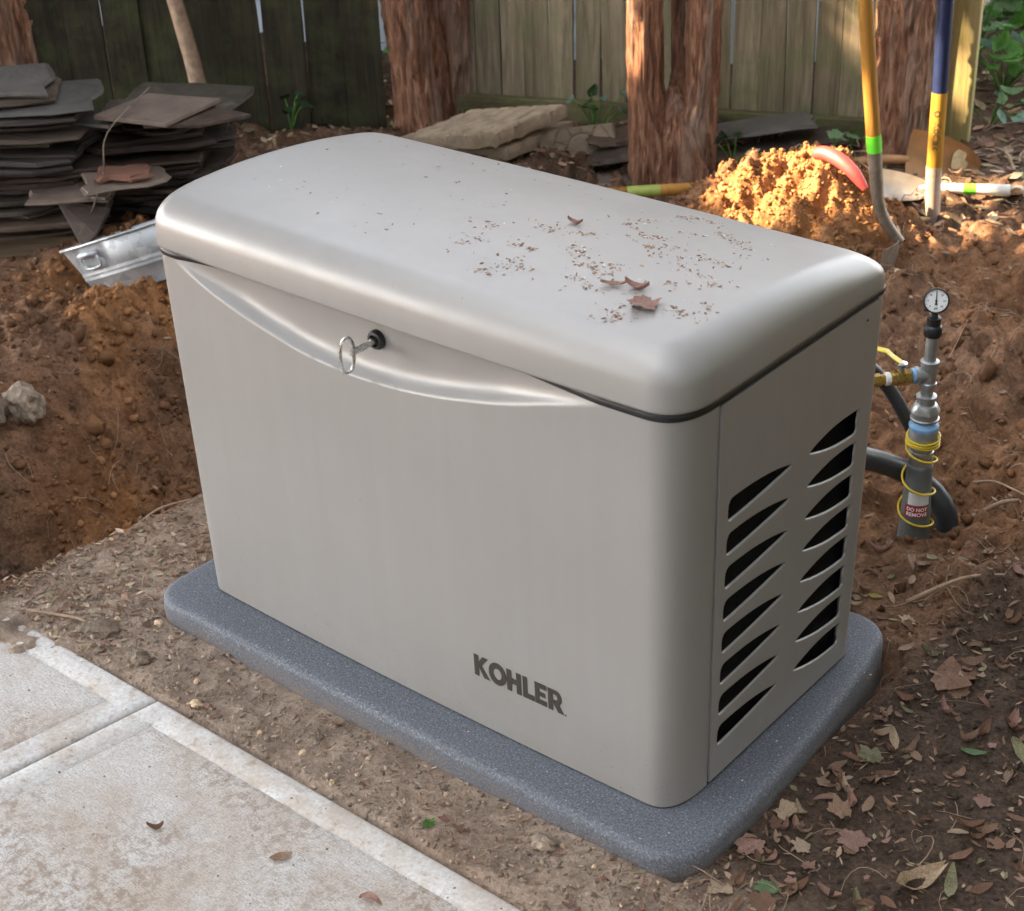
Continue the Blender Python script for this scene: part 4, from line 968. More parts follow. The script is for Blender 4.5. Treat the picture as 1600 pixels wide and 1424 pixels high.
SP = [(-.030, -.034), (-.022, -.040), (.018, -.030), (.026, -.012), (.012, -.004), (.016, .014), (.002, .038), (-.012, .030), (-.028, .010), (-.030, -.010)]
obj('sticker', [tuple(c0+a_*p+u_*q+nn*.0080) for p, q in SP]+[tuple(c0+a_*p+u_*q+nn*.0050) for p, q in SP], [tuple(range(10)), tuple(range(19, 9, -1))]+[(i, 10+i, 10+(i+1) % 10, (i+1) % 10) for i in range(10)], STICKER, rb)
kids(rb, [('socket', tube(S_([(-.005, 3.058, .015), (-.06, 3.01, .02), (-.16, 2.93, .01)]), [.014, .017, .018], 12), BRONZE)])
wr = tag(empty('white_handled_tool', (.2, 2.98, -.03)), 'white tool shaft with green tape and a curved metal hook end', 'tool'); off = np.array((.2, 2.98, -.03))
wz = -.006; wA, wB = np.array((.03, 2.855, wz)), np.array((.345, 3.025, wz)); wq = lambda s: wA+(wB-wA)*s
kids(wr, [('shaft', tube(S_([wq(-.25), wq(.2), wq(.66)]), .0155, 14), WHITEP), ('grip_tape', tube(S_([wq(.66), wq(.77)]), .0168, 14), TAPE), ('grip', tube(S_([wq(.77), wq(.9), wq(1.06)]), [.0165, .018, .0185], 14), WHITEP),
          ('hook', tube(S_(spline([wq(1.05), wq(1.12)+np.array((0, 0, .012)), wq(1.18)+np.array((.01, -.02, .008)), wq(1.2)+np.array((.03, -.06, -.02)), wq(1.2)+np.array((.03, -.08, -.05))], 14)), .007, 10), STEELP)])
pb = tag(empty('pale_blade', (.1, 2.76, .0)), 'pale curved metal blade lying between the two upright shovels', 'tool'); off = np.array((.1, 2.76, .0))
V, F = blade_mesh(.11, .19, .02, lambda v: math.sqrt(max(.03, 1-v**2.2)))
uy = np.array((RH[0], RH[1], -.16)); ux = -FH*.8+np.array((0, 0, -.75)); uz = np.cross(ux, uy)
V = xf(V, np.array((.02, 2.79, .012))-off, ux, uy, uz); b_ = obj('blade', V, F, STEELP, pb); wsmooth(b_, 50)

# ------------------------------------------------------------------ gas riser, gauge and conduits
gx0, gy0 = 1.030, 1.160
rs = tag(empty('gas_riser', (gx0, gy0, -.2)), 'grey and galvanised gas riser pipe with tee behind the generator', 'pipe'); off = np.array((gx0, gy0, -.2))
def vt(prof, m, nm, par=rs, n=20): o = obj(nm, *lathe([(r, z+.2) for r, z in prof], n), m, par); wsmooth(o, 35); return o
def vtube(prof, m, nm): return vt(prof, m, nm)
pvc = vt([(.040, -.22), (.037, -.14), (.0345, -.07), (.0290, .05), (.0275, .088), (.0292, .096), (.027, .102), (.024, .105)], PVC, 'plastic_sleeve')
vt([(.026, .10), (.0255, .128), (.0265, .130), (.0265, .134), (.024, .136), (.024, .152), (.031, .154), (.031, .186), (.030, .190)], PIPE, 'transition_fitting')
vt([(.031, .188), (.032, .196), (.026, .206), (.022, .208)], BLUE, 'sealant_band')
vt([(.022, .205), (.030, .210), (.031, .214), (.028, .216), (.028, .226), (.031, .228), (.031, .233), (.024, .246), (.019, .248), (.019, .258), (.0215, .260), (.0215, .266), (.014, .268)], PIPE, 'reducer')
vt([(.0135, .266), (.0135, .292)], PIPE, 'nipple')
mb = MB(); mb.add(*lathe([(.0150, .288+.2), (.0185, .289+.2), (.0185, .297+.2), (.0165, .299+.2), (.0165, .335+.2), (.0195, .337+.2), (.0195, .347+.2), (.015, .349+.2)], 20))
vd = np.array((-.66, -.75, -.02)); vd /= np.linalg.norm(vd); tz = np.array((0, 0, .317+.2))
mb.add(*lathe([(.0155, .0), (.0155, .022), (.0185, .023), (.0185, .031), (.012, .032)], 20, tz, vd)); wsmooth(mb.obj('tee', PIPE, rs), 35)
mb = MB(); mb.add(*lathe([(.0165, .030), (.0160, .038), (.011, .040)], 18, tz, vd)); wsmooth(mb.obj('sealant_ring', BLUE, rs), 35)
vt([(.0128, .346), (.0128, .415)], PIPE, 'upper_pipe')
vt([(.0175, .405), (.019, .408), (.019, .425), (.017, .428), (.0145, .430), (.0145, .446), (.009, .448)], BLACK, 'bell_cap')
def at(d): return tz+vd*d
mb = MB(); mb.add(*lathe([(.012, .038), (.0165, .040), (.0165, .052), (.019, .054), (.019, .072), (.0165, .074), (.0165, .084), (.012, .086)], 8, tz, vd)); vb = mb.obj('valve_body', BRASS, rs); wsmooth(vb, 30)
mb = MB(); mb.add(*lathe([(.008, 0), (.008, .026), (.013, .027), (.013, .033), (.006, .036)], 12, at(.062), (0, 0, 1))); wsmooth(mb.obj('valve_stem', ZINC, vb), 35)
mb = MB(); b0 = at(.062)+np.array((0, 0, .034)); ld = np.array((-.80, -.20, 0)); ld /= np.linalg.norm(ld); lp = np.cross((0, 0, 1), ld)
pl = [b0+ld*.0, b0+ld*.018+np.array((0, 0, .010)), b0+ld*.032+np.array((0, 0, .021)), b0+ld*.115+np.array((0, 0, .026))]
V = []; F = []
for p in pl:
    for sx, sz in ((-1, -1), (1, -1), (1, 1), (-1, 1)): V.append(tuple(p+lp*.0095*sx+np.array((0, 0, .0016*sz))))
for i in range(3):
    for k in range(4): F.append((i*4+k, i*4+(k+1) % 4, (i+1)*4+(k+1) % 4, (i+1)*4+k))
F += [(3, 2, 1, 0), (12, 13, 14, 15)]
lv = obj('valve_lever', V, F, YEL, vb); bevel(lv, .001, 1)
mb = MB(); mb.add(*lathe([(.013, .084), (.0145, .086), (.0145, .094), (.013, .096)], 16, tz, vd)); wsmooth(mb.obj('thread_tape', WHITE, rs), 35)
mb = MB(); mb.add(*lathe([(.0115, .094), (.0115, .104), (.014, .105), (.014, .124), (.0105, .126)], 6, tz, vd)); mb.obj('hex_adapter', BRASS, rs)
fl_ = spline([at(.122), at(.15), at(.19)+np.array((0, 0, -.004)), at(.26)+np.array((.0, -.02, -.02)), np.array((.90-gx0, .63-gy0, .27+.2))], 20)
mb = MB(); mb.add(*tube(fl_[:5], .0125, 12)); wsmooth(mb.obj('hose_ferrule', PIPE, rs), 35)
mb = MB(); mb.add(*tube(fl_[4:], .0145, 12)); wsmooth(mb.obj('flexible_hose', BLACK, rs), 35)
# printed label on the sleeve
toc = np.array((CAM[0]-gx0, CAM[1]-gy0, 0)); toc /= np.linalg.norm(toc)
def sleeve_patch(a0, a1, z0, z1, m, nm, par, off_=.0009):
    V = []; F = []; a_c = math.atan2(toc[1], toc[0]); n_ = 12
    for j, z in enumerate((z0, z1)):
        r = np.interp(z, [-.07, .05, .088], [.0345, .0290, .0275])+off_
        for i in range(n_+1):
            a = a_c+a0+(a1-a0)*i/n_; V.append((r*math.cos(a), r*math.sin(a), z+.2))
    for i in range(n_): F.append((i, i+1, n_+1+i+1, n_+1+i))
    return obj(nm, V, F, m, par, True)
lb = sleeve_patch(-.62, .95, .012, .042, LABELW, 'label', pvc); sleeve_patch(-.80, .85, -.018, .010, LABELR, 'warning_label', pvc)
for s_t, zt, sx in (('DO NOT', .0015, .0115), ('REMOVE', -.0108, .0125)):
    me = text_me(s_t, sx, .0003); a_c = math.atan2(toc[1], toc[0])
    for v in me.vertices:
        z = zt+v.co.y; r = float(np.interp(z, [-.07, .05, .088], [.0345, .0290, .0275]))+.0018; a = a_c+.08+v.co.x/r; v.co = Vector((r*math.cos(a), r*math.sin(a), z+.2))
    link('lettering', me, WHITE, pvc)
# gauge
gp = tag(empty('pressure_gauge', (gx0+.002, gy0-.002, .444)), 'round white-faced pressure gauge on top of the gas riser', 'gauge')
gd = np.array((.50, -.86, .30)); gd /= np.linalg.norm(gd)
gc = np.array((0, 0, .046)); mb = MB()
mb.add(*lathe([(.014, -.030), (.0275, -.024), (.0285, -.004)], 32, gc, gd)); wsmooth(mb.obj('case', ZINC, gp), 30)
mb = MB(); V, F = lathe([(.0285, -.006), (.0300, -.003), (.0300, .002), (.0270, .003), (.0262, .0)], 36, gc, gd); mb.add(V, F[:-2]); wsmooth(mb.obj('bezel', BLACK, gp), 30)
mb = MB(); mb.add(*lathe([(.0264, -.006), (.0264, -.0015)], 36, gc, gd)); dl_ = mb.obj('dial', DIAL, gp)
gr_ = np.cross((0, 0, 1), gd); gr_ /= np.linalg.norm(gr_); gu = np.cross(gd, gr_)
def gq(a, b, h): return tuple(gc+gr_*a+gu*b+gd*h)
nd = [(-.0009, .0225), (.0009, .0225), (.0013, .002), (.0032, .0005), (.0015, -.003), (.0034, -.0095), (-.0034, -.0095), (-.0015, -.003), (-.0032, .0005), (-.0013, .002)]
obj('needle', [gq(a, b, .0006) for a, b in nd]+[gq(a, b, -.0002) for a, b in nd], [tuple(range(10))]+[(i, 10+i, 10+(i+1) % 10, (i+1) % 10) for i in range(10)], INK, gp)
for k, s_t in enumerate(('0', '5', '10', '15', '20', '25', '30')):
    a = math.radians(225-45*k); me = text_me(s_t, .0062, .0001)
    if k == 3: continue
    for v in me.vertices: v.co = Vector(gq(v.co.x+.0185*math.cos(a), v.co.y+.0185*math.sin(a), -.0010))
    link('numeral', me, INK, gp)
me = text_me('psi', .0075, .0002)
for v in me.vertices: v.co = Vector(gq(v.co.x, v.co.y-.0175, -.0010))
link('lettering', me, INK, gp)
for k in range(25):
    a = math.radians(225-270*k/24); P = [(math.cos(a+s)*rr, math.sin(a+s)*rr) for rr, s in ((.0225, -.014), (.0250, -.014), (.0250, .014), (.0225, .014))]
    if k % 2 == 0: obj('tick', [gq(p, q, -.0011) for p, q in P], [(0, 1, 2, 3)], INK, gp)
mb = MB(); mb.add(*tube([(0, 0, -.004), (0, 0, .012), gc-gd*.020], .0075, 10)); wsmooth(mb.obj('stem', BLACK, gp), 35)
gp.scale = (.88,)*3
# yellow tracer wire
pts = []
for t in np.linspace(0, 3.6*2*math.pi, 90): pts.append((gx0+(.0345+.0012*math.sin(3*t))*math.cos(t), gy0+(.0345+.0012*math.cos(2.3*t))*math.sin(t), .172-.0042*t/2/math.pi*1.6+.0025*math.sin(t*.9)))
t0 = t; a_end = t0
for k, t in enumerate(np.linspace(t0, t0+2.6*2*math.pi, 80)):
    fr = k/79; pts.append((gx0+(.0335+.006*fr)*math.cos(t), gy0+(.0335+.006*fr)*math.sin(t), .148-.205*fr+.006*math.sin(t)))
tag(obj('tracer_wire', *tube(pts, .0024, 7), YELW, None, True), 'yellow tracer wire coiled and spiralling down the gas riser', 'wire')
c_a = tag(empty('power_conduit', (.85, .9, 0)), 'thick dark grey conduit dropping from the generator behind the riser', 'conduit'); off = np.array((.85, .9, 0))
kids(c_a, [('pipe', tube(S_(spline([(.86, .62, .28), (.87, .70, .26), (.90, .85, .215), (.925, 1.06, .13), (.985, 1.215, .03), (1.06, 1.245, -.05), (1.075, 1.255, -.22)], 26)), .0250, 18), PVCD)])
c_b = tag(empty('control_conduit', (.8, .9, 0)), 'slim grey conduit crossing behind the brass valve', 'conduit'); off = np.array((.8, .9, 0))
kids(c_b, [('pipe', tube(S_(spline([(.80, .62, .40), (.82, .78, .41), (.87, 1.00, .395), (.920, 1.11, .32), (.960, 1.19, .20), (.99, 1.25, .05), (1.0, 1.28, -.2)], 26)), .0150, 14), PVCD)])

# ------------------------------------------------------------------ stones and pebbles
def rock_me(s, seed, sub=3, amp=.34):
    bm = bmesh.new(); bmesh.ops.create_icosphere(bm, subdivisions=sub, radius=1)
    for v in bm.verts:
        p = np.array(v.co); n_ = amp*(float(fbm(p[0]*1.3+seed, p[1]*1.3+p[2]*1.7, 300+seed % 20, 4, .6))-.5*abs(float(fbm(p[0]*2.1+p[2], p[1]*2.3+seed, 340+seed % 7, 3, .6)))); fl = .12*float(np.sign(perlin(p[0]*1.1+seed*3, p[2]*1.2+p[1], 320)))*amp
        v.co = Vector(p*(1+n_+fl)*np.array(s))
    me = bpy.data.meshes.new('rock'); bm.to_mesh(me); bm.free(); me.polygons.foreach_set('use_smooth', [False]*len(me.polygons)); return me
def rock(name, x, y, s, m, label, seed, sink=.3, rz=0, cat='stone', group=None):
    o = link(name, rock_me(s, seed), m, None, (x, y, gz(x, y)+s[2]*(1-2*sink)+.0)); o.rotation_euler = (0, 0, rz); return tag(o, label, cat, group)
rock('field_stone', -1.12, .36, (.062, .048, .060), ROCK, 'pale rough stone on the far bank of the trench', 3, .25)
rock('field_stone', -1.15, .27, (.05, .05, .05), ROCKD, 'purplish brown stone half cut off at the left picture edge', 5, .3)
rock('field_stone', -.100, -.190, (.046, .030, .020), ROCKD, 'dark knobbly stone on the soil beside the path end', 7, .38, .5)
rock('field_stone', .045, -.205, (.028, .018, .016), ROCKD, 'small dark lump at the path edge near the joint', 9, .25)
rock('pebble', .246, -.232, (.014, .010, .007), PEB, 'yellowish pebble by the path edge right of the joint', 11, .2)
rock('pebble', .266, -.220, (.009, .007, .006), LEAFS[2], 'tiny pink pebble next to the yellowish pebble', 12, .2)
rock('pebble', 1.026, -.135, (.026, .017, .014), ROCK, 'brown chunk of stone against the pad near its front corner', 13, .2)
rock('pebble', -.02, -.10, (.012, .009, .007), PEB, 'orange pebble between the path and the pad corner', 14, .2)
rr3 = random.Random(5)
PATHEDGE = [(rr3.uniform(-.25, 1.15), rr3.uniform(-.25, -.11)) for _ in range(46)]
for k, (x, y) in enumerate(PATHEDGE):
    s = rr3.uniform(.003, .007); rock('pebble', x, y, (s*1.3, s, s*.8), [PEB, ROCK, ROCKD][k % 3], ['tiny tan pebble in the soil strip between path and pad', 'tiny pale pebble in the soil strip between path and pad', 'tiny dark pebble in the soil strip between path and pad'][k % 3], 40+k, .25, rr3.uniform(0, 3), 'stone', 'pebbles of the soil strip %s' % ['tan', 'pale', 'dark'][k % 3])
for k, (x, y, s) in enumerate([(-.58, 4.85, .26), (-.12, 5.05, .28), (-.95, 4.7, .25)]):
    o = link('wall_stone', rock_me((s, s*.6, s*.38), 60+k), ROCK, None, (x, y, gz(x, y)+.20)); o.rotation_euler = (0, 0, .5)
    tag(o, ['large grey boulder behind the plants, nearest the post', 'large grey boulder behind the plants at the top right corner', 'grey boulder hidden behind the timber post'][k], 'boulder')
for k, (x, y, s) in enumerate([(-.42, 4.62, .20), (.02, 4.75, .20)]):
    o = link('wall_stone', rock_me((s, s*.6, s*.4), 70+k), ROCKD, None, (x, y, gz(x, y)+.03)); o.rotation_euler = (0, 0, .3)
    tag(o, ['dark low boulder under the grey one by the post', 'dark low boulder at the right edge under the leaves'][k], 'boulder')

# ------------------------------------------------------------------ leaves
def ovate(l, w, curl, fold, seed, n=7):
    r = random.Random(seed); V = []; F = []
    for i in range(n+1):
        t = i/n; ww = w*math.sin(math.pi*min(1, t*.94+.03))**.75*(1-.25*t)*r.uniform(.9, 1.08); z = curl*l*((t-.5)**2*2-.2)+.004*r.uniform(-1, 1)
        for j in (-1, -.5, 0, .5, 1): V.append((l*(t-.5), ww*j/2+.1*w*math.sin(t*3+seed), z+fold*w*abs(j)**1.3+.05*w*r.uniform(-1, 1)))
    for i in range(n):
        for j in range(4): F.append((i*5+j, i*5+j+1, (i+1)*5+j+1, (i+1)*5+j))
    mb = MB(); mb.add(V, F); mb.add(*tube([V[2], (-l*.5-l*.18, .01*l, V[2][2]+.002), (-l*.5-l*.38, .05*l, V[2][2])], .0009, 4))
    return pmesh('fallen_leaf', mb.v, mb.f, True)
def lobed(l, seed, curl=.3):
    r = random.Random(seed); V = [(0, 0, 0)]; F = []; n = 40
    for ring in (.5, 1.0):
        for k in range(n):
            a = 2*math.pi*k/n; R = l*.5*(.70+.20*abs(math.cos(a*2.5+.3*math.sin(a+seed)))**1.6+.07*math.sin(a*11+seed)+.07*r.uniform(-1, 1))*(1+.22*math.cos(a+seed)); R *= .35+.65*min(1, abs(a-math.pi)*.0+1)
            rr_ = R*ring; x, y = rr_*math.cos(a), rr_*math.sin(a)
            V.append((x, y, curl*l*(.5*(rr_/l)**2+.10*math.sin(3*a+seed)*ring)+.01*l*r.uniform(-1, 1)))
    for k in range(n): F.append((0, 1+k, 1+(k+1) % n)); F.append((1+k, 1+n+k, 1+n+(k+1) % n, 1+(k+1) % n))
    return pmesh('fallen_leaf', V, F, True)
OV = [ovate(1, w, c, f, s) for s, (w, c, f) in enumerate([(.42, .25, .2), (.5, .5, .35), (.36, -.2, .3), (.46, .8, .5), (.3, .3, .1), (.55, .15, .12), (.4, -.4, .4)])]
LB = [lobed(1, s, c) for s, c in ((1, .35), (2, .7), (3, .2), (4, .9))]
_lc = {}
def leaf_copy(base, m):
    k = (base.name, m.name)
    if k not in _lc: q = base.copy(); q.materials.clear(); q.materials.append(m); _lc[k] = q
    return _lc[k]
def leaf(x, y, size, base, m, label, group=None, z=None, rx=0, ry=0, rz=None, name='fallen_leaf', cat='leaf', lift=.004):
    o = bpy.data.objects.new(name, leaf_copy(base, m)); COL.objects.link(o); o.location = (x, y, (gz(x, y) if z is None else z)+lift+.04*size); o.scale = (size,)*3
    o.rotation_euler = (rx, ry, rz if rz is not None else rnd.uniform(0, 6.28)); return tag(o, label, cat, group)
leaf(1.424, .195, .062, LB[0], LEAFS[2], 'large rosy brown lobed leaf on bare soil right of the pad corner', rz=.3)
leaf(1.344, .699, .105, LB[1], LEAFS[1], 'largest ragged brown leaf right of the pad side', rz=2)
leaf(1.372, .742, .055, OV[1], LEAFS[0], 'tan folded leaf lying on the largest ragged brown leaf', lift=.024, rz=.9)
leaf(1.485, .522, .045, OV[0], LEAF_PG, 'fresh green leaf on the dark soil near the right picture edge', rz=.4)
leaf(1.554, .171, .090, OV[3], LEAFS[4], 'big folded tan leaf standing at the lower right', rz=1.1, rx=.5)
leaf(1.603, .199, .080, OV[4], LEAFS[3], 'narrow strap-like green leaf at the lower right', rz=1.9)
leaf(1.093, .876, .030, OV[5], LEAF_Y, 'small yellow-green leaf close behind the pad rear corner', rz=.2)
leaf(1.238, .735, .042, OV[0], LEAFS[4], 'pale tan pointed leaf at the rear right corner of the pad', rz=1.2)
leaf(1.39, .374, .052, OV[4], LEAFS[4], 'slender tan leaf on bare soil beside the pad side', rz=.75)
leaf(1.544, .578, .075, OV[2], LEAFS[3], 'olive pointed leaf at the right picture edge', rz=2.4)
leaf(1.301, .081, .060, LB[2], LEAFS[2], 'rosy leaf touching the front right corner of the pad', rz=1)
leaf(1.374, .005, .045, LB[0], LEAF_PG, 'pale grey-green lobed leaf at the bottom edge of the picture', rz=.2)
leaf(.455, -.505, .030, OV[3], LEAFS[1], 'small curled brown leaf on the concrete left of centre', z=PATH_Z, rz=.8)
leaf(.684, -.423, .040, OV[5], LEAFS[0], 'tan oval leaf on the concrete nearest the border band', z=PATH_Z, rz=.9)
leaf(.875, -.404, .042, OV[6], LEAFS[2], 'rosy leaf on the concrete at the bottom picture edge', z=PATH_Z, rz=.2)
leaf(.836, -.215, .026, LB[3], LEAF_G, 'tiny green leaf in the soil strip beside the path', rz=.2)
leaf(-.045, -.045, .036, OV[0], LEAF_G, 'small green seedling leaf at the left front pad corner', rz=.9, ry=-.7, lift=.02)
for (x, y, s, b, m, lab, rz) in [(.966, .149, .040, OV[0], LEAFS[2], 'curled bark flake on the lid, left one of the pair', .5), (1.003, .161, .042, OV[1], LEAFS[2], 'curled bark flake on the lid, right one of the pair', .25),
                             (1.046, .123, .058, LB[1], LEAFS[2], 'broad brown bark flake nearest the lid front edge', .7), (.754, .326, .030, OV[1], LEAFS[2], 'small curled bark flake highest up the lid', .2)]:
    leaf(x, y, s, b, m, lab, z=ztop(x, y), rz=rz, name='bark_flake', cat='flake', lift=.002)
def proj(P):
    q = np.array(P)-CAM; zc = q@fw; return 800+FPX*(q@RT)/zc, 712-FPX*(q@UP)/zc
CN = ['tan', 'dark brown', 'rosy', 'olive', 'pale']
g3 = random.Random(31); k = 0; tries = 0
while k < 250 and tries < 6000:
    tries += 1; x, y = g3.uniform(1.0, 1.85), g3.uniform(-.35, 1.7)
    if (x < 1.29 and y < .74) or math.hypot(x-1.03, y-1.2) < .16: continue
    px_, py_ = proj((x, y, -.06))
    if not (1100 < px_ < 1610 and 700 < py_ < 1440): continue
    near = max(0, 1-abs(x-1.31)/.10)*(y < .75)+max(0, 1-abs(y+.05)/.2)
    if g3.random() > .28+.7*near-.2*(y > 1.2): continue
    c = g3.choices(range(5), (4, 5, 2.2, 1.2, 2.4))[0]; s = g3.choice((.012, .015, .018, .021, .025, .03, .036, .046))*g3.uniform(.85, 1.15)
    lob_ = g3.random() < .16; zone = 'behind the pad near the gas riser' if y > .75 else 'by the front right pad corner' if y < .15 else 'close along the pad side' if x < 1.40 else 'towards the right picture edge'
    lab = '%s %s %s leaf on the soil %s' % ('larger' if s > .033 else 'tiny' if s < .018 else 'small', CN[c], 'lobed' if lob_ else 'oval', zone)
    leaf(x, y, s, g3.choice(LB if lob_ else OV), LEAFS[c], lab, lab.replace('leaf on', 'leaves on'), rx=g3.uniform(-.35, .35), ry=g3.uniform(-.35, .35), rz=g3.uniform(0, 6.3)); k += 1
for k in range(60):
    x, y = g3.uniform(-.36, 1.25), g3.uniform(-.25, -.10)
    if k > 38: x, y = g3.uniform(-.37, -.08), g3.uniform(-.2, .35)
    c = g3.choices(range(5), (3, 3, 3, .4, 2))[0]; s = g3.uniform(.010, .026)
    leaf(x, y, s, g3.choice(OV), LEAFS[c], '%s leaf scrap on the light soil beside the pad front' % CN[c], '%s leaf scraps beside the pad front' % CN[c], rx=g3.uniform(-.3, .3), ry=g3.uniform(-.3, .3), rz=g3.uniform(0, 6.3))
for k in range(70):
    x, y = g3.uniform(-.5, .75), g3.uniform(2.75, 3.9); px_, py_ = proj((x, y, -.03))
    if not 1250 < px_ < 1610: continue
    c = g3.choices(range(5), (3, 5, 2, .5, 1))[0]
    leaf(x, y, g3.uniform(.03, .075), g3.choice(OV+LB), LEAFS[c], '%s dry leaf on the ground around the straight trunk' % CN[c], '%s leaves around the straight trunk' % CN[c], rx=g3.uniform(-.5, .5), ry=g3.uniform(-.5, .5), rz=g3.uniform(0, 6.3))

# ------------------------------------------------------------------ green plants at the upper right
def plant(x, y, n_, h, sz, mats, label, spread=.14, name='leafy_plant', group=None):
    z0 = gz(x, y); e = tag(empty(name, (x, y, z0)), label, 'plant', group); r = random.Random(int(abs(x*1000)+abs(y*777)))
    mb = MB()
    for i in range(n_):
        a = r.uniform(0, 6.28); d = spread*r.uniform(.3, 1); top = np.array((d*math.cos(a), d*math.sin(a), h*r.uniform(.35, 1)))
        mb.add(*tube(spline([(0, 0, -.01), top*.5+np.array((0, 0, h*.15)), top], 6), .0022, 5))
        m = r.choice(mats); o = bpy.data.objects.new('leaf', leaf_copy(r.choice([OV[0], OV[5], OV[1], LB[0]]), m)); COL.objects.link(o); o.parent = e; s = sz*r.uniform(.7, 1.3); o.scale = (s, s*1.25, s)
        o.location = top; o.rotation_euler = (r.uniform(-.5, .5), r.uniform(-.2, .7), a)
    mb.obj('stem', LEAF_G, e, True); return e
G3 = [LEAF_G, LEAF_G, LEAF_PG, LEAF_BG]
plant(-.33, 4.20, 22, .30, .12, [LEAF_BG, LEAF_G, LEAF_PG], 'broad-leaved green plant growing right beside the timber post', .2)
plant(-.18, 4.40, 22, .34, .13, G3, 'tall leafy plant beneath the grey boulder by the post', .22)
plant(.05, 4.35, 22, .33, .12, G3, 'leafy plant with violet petals at the right picture edge', .2)
plant(-.12, 4.00, 22, .22, .10, G3, 'low leafy plant in front of the taller plants by the post', .2)
plant(.10, 3.95, 16, .18, .09, G3, 'low leafy plant at the right edge above the twigs', .2)
plant(-.02, 3.70, 8, .13, .07, [LEAF_BG, LEAF_PG], 'grey-green seedling cluster just right of the post foot', .15)
plant(.22, 3.62, 5, .10, .06, [LEAF_BG, LEAF_PG], 'grey-green seedling among the twigs at the right edge', .12)
plant(-.22, 2.93, 2, .14, .065, [LEAF_PG], 'small ivy sprig standing before the mossy rail, nearest the heap', .03)
plant(-.24, 3.10, 2, .10, .06, [LEAF_PG], 'small ivy sprig close to the left side of the straight trunk', .03)
plant(-1.12, 2.84, 7, .22, .055, [LEAF_D, LEAF_BG], 'small dark ivy climbing the fence left of the forked trunk', .12)
plant(-.50, 2.78, 5, .10, .05, [LEAF_D, LEAF_BG], 'ivy leaves at the right foot of the forked trunk', .1)
plant(-2.02, 2.20, 5, .16, .05, [LEAF_D, LEAF_D], 'leafy weed in the shade before the dark fence', .08)
plant(-2.02, 2.98, 9, .20, .08, [LEAF_PG, LEAF_G], 'bright green weed beyond the gap in the fences', .2)
plant(.36, 3.28, 4, .06, .05, [LEAF_PG, LEAF_BG], 'tiny green seedling right of the bronze shovel blade', .08)
for k, (dx, dy, dz) in enumerate([(.0, 0, .30), (.07, -.02, .33), (.03, .06, .26)]):
    mb = MB()
    for q in range(5):
        a = q*1.257; mb.add([(0, 0, 0), (.022*math.cos(a-.4), .022*math.sin(a-.4), .008), (.032*math.cos(a), .032*math.sin(a), .004), (.022*math.cos(a+.4), .022*math.sin(a+.4), .008)], [(0, 1, 2, 3)])
    o = mb.obj('flower', PETAL, None, False, (.03+dx, 4.28+dy, gz(.03, 4.28)+dz)); o.rotation_euler = (.9, 0, .5)
    tag(o, 'small violet flower among the leaves at the right edge', 'flower', 'violet flowers')

# ------------------------------------------------------------------ loose stuff
def stuff(name, v, f, cols, m, label, cat, n=3):
    me = npmesh(name, v, f, False); ca = me.color_attributes.new('soil', 'FLOAT_COLOR', 'POINT')
    ca.data.foreach_set('color', np.concatenate([cols, np.ones((len(cols), 1))], 1).astype(np.float32).ravel()); o = link(name, me, m); return tag(o, label, cat, None, 'stuff')
bm = bmesh.new(); bmesh.ops.create_icosphere(bm, subdivisions=1, radius=1); bm.verts.ensure_lookup_table()
IV = np.array([tuple(v.co) for v in bm.verts]); IF = np.array([[v.index for v in f.verts] for f in bm.faces]); bm.free()
def clods(n, sampler, smin, smax, seed):
    g = np.random.default_rng(seed); x, y = sampler(g, n); s = smin*(smax/smin)**(g.random(len(x))**2.6); z = hz(x, y)+s*g.uniform(-.35, .30, len(x))
    P = IV[None]*(s[:, None]*g.uniform(.65, 1.25, (len(x), 3)))[:, None, :]; P = P*(1+.38*np.clip(g.normal(size=(len(x), len(IV), 1)), -1.6, 1.6))
    P = P+np.stack([x, y, z], 1)[:, None, :]
    o, h, d = soilcol(x, y); b = np.array((.165, .088, .050)); c = b+(np.array((.42, .205, .085))-b)*o[:, None]; c = c+(np.array((.085, .062, .046))-c)*h[:, None]; c = c+(np.array((.42, .33, .255))-c)*d[:, None]
    c = c*g.uniform(.6, 1.35, (len(x), 1)); c = np.repeat(c, len(IV), 0)
    F = (IF[None]+(np.arange(len(x))*len(IV))[:, None, None]).reshape(-1, 3); return P.reshape(-1, 3), F, c
def rect(x0, x1, y0, y1, dens=None):
    def f(g, n):
        x, y = g.uniform(x0, x1, n), g.uniform(y0, y1, n)
        if dens is not None: k = g.random(n) < dens(x, y); x, y = x[k], y[k]
        k = ~((x > -.06) & (x < 1.26) & (y > -.085) & (y < .72)) & ~((y < -.262) & (x > -.5)); return x[k], y[k]
    return f
def dens_rough(x, y):
    lip, tren, berm, pile = masks(x, y); return np.clip(.35+.6*tren+.7*berm+pile, 0, 1)
parts = [clods(14000, rect(-1.9, -.36, -.3, 1.6, dens_rough), .0022, .014, 1), clods(9000, rect(-.5, 1.3, .75, 3.1, dens_rough), .0022, .013, 2), clods(16000, rect(-.45, .40, 2.1, 2.85, lambda x, y: np.clip(masks(x, y)[3]*1.5, 0, 1)), .0018, .008, 3), clods(170, rect(-.45, .02, 2.1, 2.85, lambda x, y: np.clip(masks(x, y)[3]*1.5, 0, 1)), .007, .018, 7),
         clods(5000, rect(-.42, 1.4, -.262, -.06), .0008, .0055, 4), clods(5000, rect(1.2, 1.95, -.4, 1.6), .0012, .008, 5), clods(2200, rect(-.42, 0, -.262, .7), .001, .009, 6), clods(420, rect(-1.9, -.45, -.2, 1.5, dens_rough), .010, .030, 8), clods(300, rect(.2, 1.3, 1.3, 2.7), .008, .026, 9)]
off_ = 0; VV, FF, CC = [], [], []
